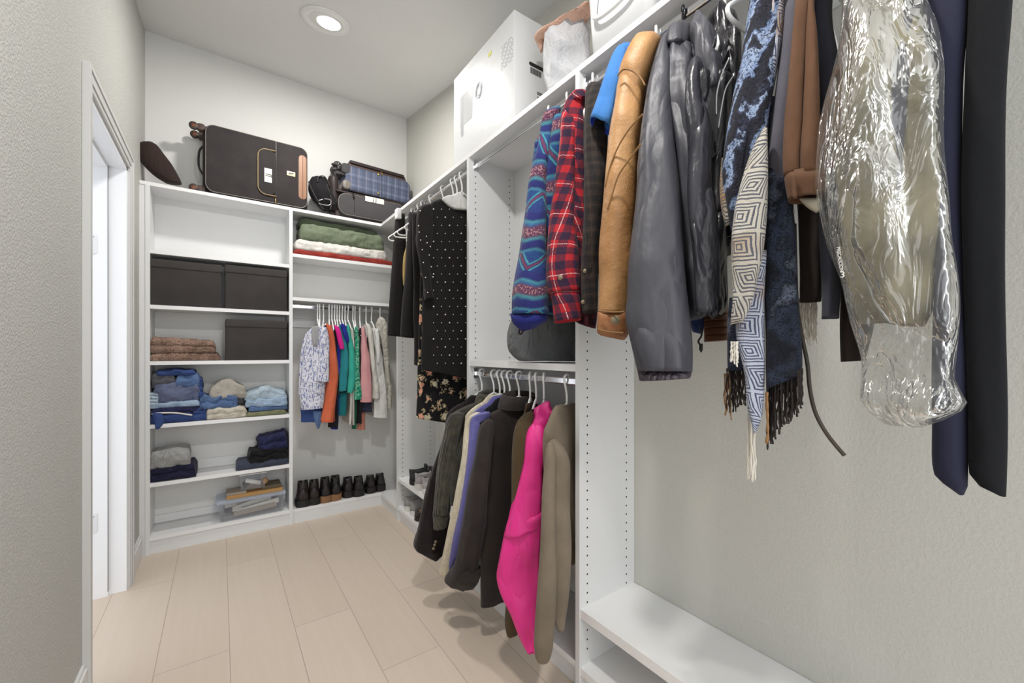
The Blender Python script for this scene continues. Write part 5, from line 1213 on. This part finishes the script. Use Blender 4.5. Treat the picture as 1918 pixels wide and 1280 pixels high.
slab(t, 'sleeve', [(70,1330,70,1370,1.03), (250,1318,250,1366,1.0), (480,1310,480,1362,.98), (560,1318,555,1364,.97), (590,1320,588,1364,.96)], ('x',.97), 'brnleather', .08, fold=.003, hollow=False)
for i in range(4): slab(t, 'cuff_band', [(588+13*i,1318,586+13*i,1365,.955), (602+13*i,1318,598+13*i,1365,.955)], ('x',.955), 'brnleather', .085+.004*(i%2), fold=0, crump=.002, hollow=False, seed=5)
t = garment('jacket', 'jacket', 'navy cotton jacket hem with a black drawcord toggle beneath the rain jacket', (1.0, .6, 1.5))
slab(t, 'hem', [(60,1300,60,1325,1.02), (300,1292,300,1322,.98), (520,1285,520,1322,.95), (600,1292,600,1320,.95), (622,1297,626,1316,.95)], ('x',.95), 'bluecotton', .05, fold=.003)
b = MB(); b.tube(smooth_path(pts([(1310,612),(1314,628),(1308,640),(1314,650),(1313,660)], .9)), .0022, 6); b.cyl(onx(1313,644,.9), (0,0,-1), .004, .016, 8); b.build('drawcord', 'black', t)

# woven ruana / shawl
t = garment('ruana_shawl', 'shawl', 'blue, black and cream woven ruana with diamond panels and black fringe', (1.0, .42, 1.9))
slab(t, 'upper_panel', [(-150,1425,-150,1485,.95), (-60,1412,-60,1478,.93), (0,1404,0,1472,.91), (70,1392,60,1468,.90), (117,1386,110,1461,.89), (168,1375,170,1449,.88), (223,1363,220,1440,.87), (281,1355,270,1438,.87), (330,1352,330,1430,.87), (430,1368,430,1430,.87)], ('x',.88), 'jacq', .07, fold=.008, lam=.05, crump=.005)
slab(t, 'patterned_edge', [(-60,1438,-60,1476,.93), (0,1438,0,1471,.9), (60,1438,60,1468,.89), (110,1436,115,1458,.88), (150,1440,150,1452,.88)], ('x',.865), 'diamond2', .035, fold=.004)
slab(t, 'side_panel', [(298,1352,300,1378,.87), (345,1348,345,1378,.865), (390,1350,390,1376,.86), (425,1358,418,1372,.86)], ('x',.85), 'diamond', .05, fold=.004, hollow=False)
slab(t, 'diamond_panel', [(238,1432,240,1438,.84), (289,1406,280,1438,.84), (352,1386,350,1438,.835), (410,1374,410,1436,.83), (470,1370,470,1430,.83), (528,1371,528,1418,.83), (570,1370,570,1406,.83), (610,1364,604,1390,.83)], ('x',.83), 'diamond', .05, fold=.006, lam=.06, crump=.005)
slab(t, 'lower_panel', [(470,1400,470,1434,.85), (528,1388,528,1432,.85), (600,1378,600,1431,.85), (645,1380,645,1431,.85), (704,1394,704,1431,.85), (762,1400,770,1430,.85), (790,1408,795,1424,.85), (812,1413,812,1416,.85)], ('x',.84), 'diamond2', .04, fold=.005, lam=.06, crump=.004)
slab(t, 'dark_panel', [(180,1440,180,1456,.90), (300,1436,300,1480,.895), (400,1434,400,1490,.89), (450,1432,450,1493,.885), (567,1430,567,1494,.88), (640,1431,640,1500,.875), (690,1432,685,1502,.875), (728,1434,700,1498,.87)], ('x',.88), 'dkknit', .05, fold=.006, lam=.05, crump=.006)
slab(t, 'dark_side_panel', [(560,1366,560,1400,.89), (610,1362,606,1398,.89), (670,1362,668,1396,.89), (692,1363,694,1396,.89)], ('x',.89), 'dkknit', .04, fold=.004, crump=.004)
def fringe(parent, name, x0, x1, yt0, yt1, yb0, yb1, X, mat, n, seed=1, r=.0016, wob=3):
    rnd = random.Random(seed); b = MB()
    for i in range(n):
        u = i/(n-1); px = x0+(x1-x0)*u+rnd.uniform(-1, 1); yt = yt0+(yt1-yt0)*u; yb = yb0+(yb1-yb0)*u+rnd.uniform(-14, 6); XX = X+rnd.uniform(-.014, .014); P = []
        for k in range(7): P.append(onx(px+rnd.uniform(-wob, wob)*(k/6), yt+(yb-yt)*k/6, XX))
        b.tube(smooth_path(P, 3), [r*(1+.35*math.sin(q*1.6+i)) for q in range(19)], 5)
    return b.build(name, mat, parent)
fringe(t, 'fringe', 1436, 1503, 724, 690, 838, 762, .87, 'fringeblk', 38, 2)
fringe(t, 'fringe', 1362, 1396, 690, 690, 770, 762, .89, 'fringeblk', 18, 3)
o = fringe(t, 'fringe', 1436, 1440, 735, 735, 842, 838, .86, 'fringetan', 4, 4); o['label'] = 'tan yarn fringe'
o = fringe(t, 'fringe', 1357, 1366, 700, 700, 778, 784, .9, 'fringetan', 4, 5); o['label'] = 'tan yarn fringe'
hanger(1.03, .44, RZ, 0, 'holding the blue and black woven ruana')
t = garment('fringed_scarf', 'scarf', 'white scarf with long fringe showing below the tip of the ruana', (1.0, .4, 1.4))
slab(t, 'scarf_cloth', [(-250,1425,-250,1445,.96), (0,1415,0,1435,.94), (300,1404,300,1425,.93), (600,1400,600,1420,.93), (760,1400,760,1414,.93), (800,1402,800,1413,.93)], ('x',.93), 'white_s', .02, fold=.003)
fringe(t, 'fringe', 1400, 1415, 785, 785, 896, 900, .92, 'fringewht', 14, 6, .0013, 3)
fringe(t, 'tassel', 1370, 1382, 640, 640, 690, 688, .82, 'fringewht', 8, 7, .0014, 2)
t = garment('fringed_scarf', 'scarf', 'cream scarf with a short fringe tuft poking out below the grey trousers', (1.0, .35, 1.5))
slab(t, 'scarf_cloth', [(-250,1495,-250,1520,.97), (0,1475,0,1500,.94), (240,1450,240,1480,.92), (350,1448,350,1486,.91), (396,1446,396,1486,.91)], ('x',.92), 'offw', .02, fold=.002)
fringe(t, 'fringe', 1446, 1486, 393, 393, 430, 412, .905, 'fringewht', 26, 8, .0016, 3)
fringe(t, 'fringe', 1497, 1530, 560, 560, 650, 640, .98, 'fringewht', 22, 9, .0011, 3)
t = garment('strap', 'strap', 'long thin dark leather strap dangling beside the fringed ruana', (.98, .33, 1.0))
b = MB(); b.tube(smooth_path(pts([(1488,420),(1492,560),(1500,620),(1512,680),(1517,730),(1528,775),(1550,815),(1582,854)], .90), 8), .0036, 8); b.build('leather_cord', 'cord', t)

# folded trousers over hangers
t = garment('trousers', 'trousers', 'grey wool trousers folded over a hanger, left of the brown pair', (1.0, .35, 1.8))
slab(t, 'leg', [(-160,1495,-160,1535,.95), (-60,1482,-60,1522,.93), (0,1472,0,1510,.91), (100,1460,100,1500,.90), (195,1449,195,1490,.895), (293,1436,293,1480,.89), (352,1438,352,1480,.89), (391,1446,388,1478,.89)], ('x',.90), 'greywool', .06, fold=.006, lam=.07, crump=.002)
hanger(1.03, .35, RZ, 0, 'holding the grey wool trousers')
t = garment('trousers', 'trousers', 'brown wool trousers folded with belt loops at the hanging waistband', (1.0, .29, 1.8))
slab(t, 'leg', [(-160,1502,-160,1530,.92), (-60,1495,-60,1520,.90), (0,1489,0,1514,.87), (60,1484,60,1510,.865), (156,1476,156,1506,.86), (230,1469,230,1504,.855), (300,1466,290,1500,.85), (332,1468,328,1500,.85)], ('x',.86), 'brownwool', .06, fold=.003, crump=.003)
slab(t, 'leg', [(-160,1525,-160,1560,.93), (-60,1513,-60,1545,.91), (0,1508,0,1526,.88), (60,1506,60,1530,.875), (156,1504,156,1534,.87), (230,1502,230,1537,.865), (290,1498,290,1538,.86), (332,1496,328,1538,.86)], ('x',.87), 'brownwool', .06, fold=.003, crump=.003)
slab(t, 'waistband', [(326,1468,322,1540,.86), (350,1471,345,1540,.86), (378,1476,371,1540,.86)], ('x',.86), 'brownwool', .07, fold=.001, crump=.002)
slab(t, 'belt_loop', [(326,1481,326,1490,.82), (345,1483,345,1491,.82), (372,1485,372,1493,.82)], ('x',.828), 'brownwool', .006, fold=0, crump=0, hollow=False)
slab(t, 'lining', [(374,1496,371,1540,.875), (388,1512,380,1540,.875), (398,1530,392,1540,.875)], ('x',.875), 'waist', .03, fold=.001, hollow=False)
hanger(1.03, .29, RZ, 0, 'holding the brown wool trousers')
t = garment('trousers', 'trousers', 'dark slate wool trousers behind the brown pair', (1.0, .25, 1.8))
slab(t, 'leg', [(-160,1540,-160,1600,.97), (0,1522,0,1560,.94), (120,1530,120,1572,.935), (250,1536,250,1580,.93), (420,1534,420,1580,.93), (560,1538,560,1574,.93), (600,1538,598,1573,.93)], ('x',.94), 'slatewool', .05, fold=.004, lam=.05)
hanger(1.03, .25, RZ, 0, 'holding the dark slate trousers')
t = garment('trousers', 'trousers', 'black brown trousers hem hanging below the brown pair waistband', (1.0, .31, 1.8))
slab(t, 'leg', [(-200,1520,-200,1560,1.0), (0,1500,0,1545,.98), (300,1490,300,1545,.96), (420,1494,420,1542,.955), (500,1496,500,1541,.95), (567,1497,565,1538,.95)], ('x',.955), 'blkbrown', .05, fold=.004, lam=.05)
t = garment('trousers', 'trousers', 'dark brown trousers hem lowest beside the plastic film', (1.0, .22, 1.8))
slab(t, 'leg', [(-350,1650,-350,1700,1.02), (0,1600,0,1650,1.01), (300,1572,300,1640,1.0), (500,1574,500,1640,.99), (600,1573,600,1640,.985), (677,1576,675,1622,.98)], ('x',.99), 'blkbrown', .05, fold=.004, lam=.05)

# suit under dry-cleaning film
t = garment('suit_jacket', 'jacket', 'olive beige jacket inside clear dry-cleaning film', (1.0, .19, 1.9))
slab(t, 'body', [(-330,1690,-330,1760,1.0), (-230,1640,-230,1780,.97), (-100,1600,-100,1770,.95), (0,1592,0,1720,.93), (120,1578,120,1744,.92), (270,1562,270,1758,.91), (430,1568,430,1764,.91), (540,1584,540,1760,.91), (600,1600,610,1730,.91)], ('x',.92), 'olivesuit', .11, fold=.016, lam=.09, crump=.012)
slab(t, 'sleeve', [(-180,1700,-180,1760,.93), (0,1690,0,1722,.9), (150,1660,150,1704,.88), (330,1640,330,1690,.87), (480,1632,480,1684,.87), (560,1634,560,1678,.87)], ('x',.89), 'slatewool', .05, fold=.006)
hanger(1.03, .19, RZ, 0, 'holding the film-covered olive beige jacket')
t = garment('garment_film', 'plastic cover', 'clear crinkled dry-cleaning film hanging over the olive beige jacket', (1.0, .19, 1.9))
slab(t, 'film', [(-380,1700,-380,1770,1.0), (-300,1640,-300,1790,.96), (-150,1600,-150,1765,.93), (0,1579,0,1728,.90), (78,1566,70,1749,.885), (176,1554,148,1769,.87), (273,1542,234,1780,.865), (344,1538,352,1788,.86), (430,1550,440,1789,.86), (528,1570,528,1790,.86), (606,1585,606,1790,.86), (669,1609,660,1789,.86), (712,1614,705,1790,.86), (743,1616,747,1819,.86), (774,1640,768,1795,.86), (798,1667,798,1732,.86)], ('x',.87), 'film', .2, fold=.02, lam=.13, crump=.022, cfreq=8, hollow=False, p=2.2)
def film_text(txt, px, py, size, X):
    c = onx(px, py, X); return text_mesh(txt, size, 'printed_warning', 'paper', t, c, (-.0,-.12,-1), (0,-1,0) if False else (0,-1,.12))
film_text('PRECAUCION', 1573, 486, .0062, .765); c3 = onx(1578, 515, .765); text_mesh('3', .013, 'printed_warning', 'paper', t, c3, (0,-1,0), (0,0,1)); film_text('KEEP AWAY FROM BABIES', 1584, 575, .012, .765) if False else None
# long navy and black garments
t = garment('dress_trousers', 'trousers', 'long navy dress trousers between the plastic film and the black pair', (1.0, .12, 1.95))
slab(t, 'leg', [(-420,1740,-420,1800,.93), (-200,1730,-200,1812,.92), (0,1728,0,1814,.91), (176,1740,176,1804,.905), (352,1750,352,1802,.90), (567,1748,567,1806,.90), (684,1745,684,1812,.90), (790,1745,790,1813,.90), (880,1747,880,1813,.90), (907,1769,915,1812,.90), (926,1795,926,1806,.90)], ('x',.9), 'navysuit', .055, fold=.003, lam=.06, crump=.001)
hanger(1.03, .12, RZ, 0, 'holding the long navy trousers')
t = garment('dress_trousers', 'trousers', 'long black dress trousers nearest on the long rod at the right', (1.0, .08, 1.95))
slab(t, 'leg', [(-420,1812,-420,1890,.93), (-200,1812,-200,1905,.92), (0,1812,0,1897,.91), (156,1806,156,1886,.905), (352,1800,352,1883,.90), (567,1805,567,1884,.90), (762,1812,762,1888,.90), (891,1816,905,1886,.90), (910,1845,925,1885,.90), (928,1872,930,1885,.90)], ('x',.895), 'blacksuit', .06, fold=.003, lam=.08, crump=.001)
hanger(1.03, .06, RZ, 0, 'holding the long black trousers')

# ================================================================== DRESSES IN THE CORNER BAY
y = 1.90; t = garment('dress', 'dress', 'black dress dotted with pearl beads, with one puff sleeve showing', (1.0, y, RZ-.1))
slab(t, 'body', [(373,822,376,842), (380,806,386,860), (392,798,396,874), (420,796,424,884), (480,795,490,884), (560,792,575,888), (640,790,660,892), (693,789,712,892)], ('p',(0,y),(1,y)), 'blkdress', .05, fold=.003, crump=.003)
slab(t, 'puff_sleeve', [(384,790,382,808), (392,784,392,808), (420,780,420,808), (450,781,450,806), (480,785,480,806), (510,790,508,806), (540,795,540,808), (562,796,560,812)], ('p',(0,y-.045),(1,y-.045)), 'blkdress', .07, fold=.006, lam=.03, crump=.008, cfreq=16)
b = MB(); rnd = random.Random(1)
for r_ in range(21):
    for c_ in range(6):
        px = 812+c_*15+(7 if r_ % 2 else 0); py = 392+r_*15.2
        if px > 874 or py > 688: continue
        p = ony(px, py, y-.029); b.sphere(p, .0026 if (r_*3+c_) % 4 else .004, 8, 5)
for (px, py) in ((787,395),(784,423),(785,435),(788,450),(800,410),(800,421),(791,468),(793,492),(799,443),(800,455),(804,478),(797,520),(801,548),(806,462),(808,500),(811,519)):
    b.sphere(ony(px, py, y-.084), .003, 8, 5)
b.build('pearl_beads', 'pearl', t)
hanger(1.03, y, RZ, 0, 'holding the pearl-dotted black dress')
y = 2.0; t = garment('dress', 'dress', 'long black floral dress hanging lowest behind the pearl-dotted dress', (1.0, y, RZ-.1))
slab(t, 'skirt', [(400,792,400,876), (480,788,490,880), (560,787,570,880), (640,784,650,884), (700,782,710,886), (750,781,762,888), (783,780,800,888)], ('p',(0,y),(1,y)), 'floral', .06, fold=.008, lam=.07, crump=.003)
hanger(1.03, y, RZ, 0, 'holding the long floral dress')
y = 2.12; t = garment('dress', 'dress', 'plain black dress with a long narrow hem left of the floral dress', (1.0, y, RZ-.1))
slab(t, 'skirt', [(400,772,400,840), (500,774,500,840), (600,775,600,840), (684,777,690,800)], ('p',(0,y),(1,y)), 'blkdress', .05, fold=.004)
hanger(1.03, y, RZ, 0, 'holding the narrow-hemmed black dress')
y = 2.28; t = garment('skirt', 'skirt', 'black knit dress with flared hem, second from the left in the corner bay', (1.0, y, RZ-.1))
slab(t, 'body', [(398,766,400,786), (430,764,430,788), (500,760,500,790), (570,754,570,792), (630,750,636,796)], ('p',(0,y),(1,y)), 'blkdress', .07, fold=.006, lam=.08, crump=.003)
hanger(1.03, y, RZ, 0, 'holding the flared black knit dress')
y = 2.40; t = garment('top', 'top', 'beige mustard top showing as a sliver between two black garments', (1.0, y, RZ-.1))
slab(t, 'body', [(402,766,400,798), (455,762,455,794), (480,756,480,792), (510,754,510,790), (535,756,535,786)], ('p',(0,y),(1,y)), 'mustard', .03, fold=.002)
hanger(1.03, y, RZ, 0, 'holding the beige mustard top')
y = 2.56; t = garment('trousers', 'trousers', 'black trousers farthest left in the corner bay on clip hanger', (1.0, y, RZ-.1))
slab(t, 'leg', [(402,741,400,757), (450,738,450,760), (530,732,530,760), (590,728,590,762), (628,726,632,764)], ('p',(0,y),(1,y)), 'blkdress', .06, fold=.004, lam=.05, crump=.002)
b = MB(); A = ony(744, 402, y-.02); b.rbox(A.x-.01, A.x+.02, y-.045, y+.0, A.z-.03, A.z+.035, r=.006, e=.004); b.build('clip', 'frost', t)
hanger(1.03, y, RZ, 0, 'holding the farthest black trousers')
for i, (yy, lab) in enumerate(((2.46, 'hanging empty just before the clip-hung black trousers'), (1.955, 'squeezed behind the pearl-dotted dress'))):
    hanger(1.03, yy, RZ, 0, lab)
y = 1.845; t = garment('blouse', 'blouse', 'white blouse with a navy trim seen at the neck of the pearl-dotted dress', (1.0, y, RZ-.1))
slab(t, 'body', [(366,838,364,862), (372,828,374,874), (382,836,388,878), (391,850,395,880)], ('p',(0,y+.02),(1,y+.02)), 'white_s', .03, fold=.006, lam=.02, crump=.006, hollow=False)

# ================================================================== SHIRTS ON THE BACK WALL ROD
SG = 'shirts on the back wall rod'
def shirt(label, name, cat, mat, rows, hx_, Y, parts=(), thick=.04, hold=None, bodyw=True, zb=None, fold=.004):
    hold = ' '.join((hold or '').split()[:6]) or ' '.join(label.split(' on ')[0].split(' with ')[0].split(' beside ')[0].split(' behind ')[0].split()[:6])
    t = garment(name, cat, label, (hx_, 3.15, 1.37))
    rr = [(r[0], r[1], r[0], r[2]) if len(r) == 3 else r for r in rows]
    slab(t, 'sleeve' if bodyw else 'body', rr, ('y', Y), mat, thick, fold=fold, lam=.04, crump=.006, cfreq=12, step=.01)
    if bodyw:
        r0, r1 = rr[0], rr[-1]; z1 = ony((r0[1]+r0[3])/2, r0[0], Y).z; z0 = ony((r1[1]+r1[3])/2, r1[0], Y).z
        b = MB(); x = hx_; R = []
        for q, ya, yb_ in ((0,3.12,3.18), (.06,3.07,3.23), (.14,2.99,3.30), (.3,2.99,3.31), (.6,2.985,3.31), (1,2.98,3.31)):
            zz = z1+(z0-z1)*q; R.append([Vector((x+.013*math.cos(2*PI*j/24)*(1+.3*math.sin(j*2+q*4)), (ya+yb_)/2+(yb_-ya)/2*math.sin(2*PI*j/24), zz)) for j in range(24)])
        b.rings(R); b.build('body', mat, t)
    for pn, pm, prow, pY, pth in parts:
        slab(t, pn, [(r[0], r[1], r[0], r[2]) if len(r) == 3 else r for r in prow], ('y', pY), pm, pth, fold=.004, lam=.03, crump=.004, step=.01)
    hanger(hx_, 3.156, 1.478, PI/2+random.Random(hx_).uniform(-.25,.1), 'on the back rod, holding the '+(hold or label.split(' on ')[0].split(' with ')[0]))
    return t
shirt('white and blue crosshatched tunic facing out, first on the back wall rod', 'tunic', 'tunic', 'speck', [(611,592,613,606), (617,579,617,611), (640,572,641,612), (680,566,680,612), (743,562,743,608), (768,564,764,605)], .56, 2.99, thick=.07, bodyw=False, hold='white and blue tunic',
  parts=[('sleeve','speck',[(612,600,612,612),(641,598,641,617),(680,596,680,617),(714,592,716,616)],2.94,.05), ('sleeve','speck',[(620,574,620,582),(650,565,650,576),(690,560,690,572),(740,559,740,568)],3.03,.04), ('neck_lining','greyknit',[(612,584,612,598),(630,583,630,597),(648,586,648,594)],2.951,.012)])
shirt('blue denim shirt hem hanging under the crosshatched tunic', 'denim_shirt', 'shirt', 'denim', [(618,582,604), (640,572,606), (700,565,606), (768,563,606), (791,563,604)], .575, 3.03, bodyw=False, hold='blue denim shirt', parts=[('shirt_tail','denim_mid',[(770,586,770,602),(785,588,602),(803,594,598)],3.0,.03)])
shirt('black and white striped tee', 't_shirt', 't-shirt', 'bwstripe', [(606,606,614), (623,610,621), (650,612,621), (676,614,621)], .60, 3.0, hold='striped tee')
shirt('burnt orange long-sleeved top', 'top', 'top', 'orange', [(606,608,606,614), (618,612,623), (641,616,628), (682,616,633), (720,611,633), (760,606,628), (786,600,625), (791,603,625)], .637, 2.985, thick=.06)
shirt('black sleeveless top behind the orange one', 'top', 'top', 'blackc', [(616,624,632), (700,622,633), (800,614,633)], .655, 3.02, hold='black sleeveless top')
shirt('royal blue tee beside the magenta one', 't_shirt', 't-shirt', 'royal', [(612,628,638), (640,630,640), (692,632,641), (700,632,648)], .673, 3.0, parts=[('hem','royal',[(740,622,636),(790,620,634),(804,620,633)],3.05,.03)])
shirt('magenta tee with short sleeve', 't_shirt', 't-shirt', 'magenta', [(609,624,632), (620,628,638), (640,633,643), (654,637,645)], .69, 2.965, thick=.03)
shirt('teal short-sleeved blouse on a white hanger', 'blouse', 'blouse', 'teal', [(608,634,642), (640,638,650), (680,637,653), (706,634,652), (733,634,649)], .706, 2.99, thick=.05, parts=[('hem','teal',[(735,634,650),(778,633,649)],3.05,.04)])
shirt('navy cap-sleeved tee behind the teal blouse', 't_shirt', 't-shirt', 'royal', [(606,636,646), (625,642,652), (637,646,654), (642,648,652)], .725, 2.97, thick=.03, hold='navy cap-sleeved tee')
shirt('turquoise three-quarter sleeved top', 'top', 'top', 'turq', [(608,648,654), (631,650,659), (660,652,664), (700,653,668), (720,651,666), (736,650,661)], .745, 2.98, thick=.045)
shirt('white sleeveless top with narrow hem', 'top', 'top', 'offw', [(614,656,662), (670,658,664), (740,655,661), (796,653,658)], .765, 3.02, hold='narrow white top')
shirt('green printed blouse on a white hanger', 'blouse', 'blouse', 'grnpat', [(612,664,671), (660,665,673), (710,665,674), (738,662,677), (749,662,676)], .80, 2.98, thick=.035, parts=[('hem','dkgreen',[(748,661,670),(803,659,668)],3.03,.03)])
shirt('black tank top by the green blouse', 'top', 'top', 'blackc', [(614,672,678), (700,670,680), (793,663,675)], .815, 3.03, hold='black tank top')
shirt('dusty pink long-sleeved shirt', 'long_sleeved_shirt', 'shirt', 'pinks', [(612,676,682), (635,676,686), (670,676,692), (710,675,696), (753,674,697)], .85, 2.975, thick=.05, parts=[('dark_hem','dkdenim',[(752,675,695),(772,676,697)],3.02,.04), ('salmon_hem','salmon',[(770,671,684),(805,669,684)],3.05,.03)])
shirt('off-white long-sleeved shirt beside the pink one', 'long_sleeved_shirt', 'shirt', 'offw', [(606,684,692), (625,688,698), (670,692,702), (710,697,708), (745,697,712), (748,700,710)], .895, 2.98, thick=.05, hold='off-white shirt')
shirt('white short-sleeved shirt with long pale body', 'short_sleeved_shirt', 'shirt', 'white_s', [(613,696,704), (640,700,710), (680,702,718), (740,700,724), (782,699,726)], .935, 3.0, thick=.05, parts=[('short_sleeve','white_s',[(616,702,709),(650,704,712),(680,706,710)],2.95,.03)])
shirt('sheer cream ruffled blouse, last on the back wall rod', 'blouse', 'blouse', 'ruffle', [(594,708,718), (612,704,727), (632,712,727), (690,720,730), (740,723,734), (766,725,733)], 1.0, 3.0, thick=.05, fold=.008, hold='sheer cream blouse')
# ================================================================== LIGHT
def area(name, loc, rot, sx, sy, e, c=(1,1,1), shape='RECTANGLE'):
    l = bpy.data.lights.new(name, 'AREA'); l.shape = shape; l.size = sx; l.size_y = sy; l.energy = e; l.color = c
    o = bpy.data.objects.new(name, l); COL.objects.link(o); o.location = loc; o.rotation_euler = rot; return o
area('ceiling_light_back', (.48, 2.39, ceil_z(2.39)-.03), (math.atan(.17), 0, 0), .12, .12, 19, (1,.97,.93), 'DISK')
area('ceiling_light_front', (.3, .55, ceil_z(.55)-.03), (math.atan(.17), 0, 0), .14, .14, 20, (1,.97,.93), 'DISK')
area('room_fill', (.35, -1.1, 1.5), (PI/2+.2, 0, 0), 1.6, 2.2, 25, (.97,.985,1))
w = bpy.data.worlds.new('world'); sc.world = w; w.use_nodes = True
w.node_tree.nodes['Background'].inputs[0].default_value = (.93,.96,1,1); w.node_tree.nodes['Background'].inputs[1].default_value = 1.2
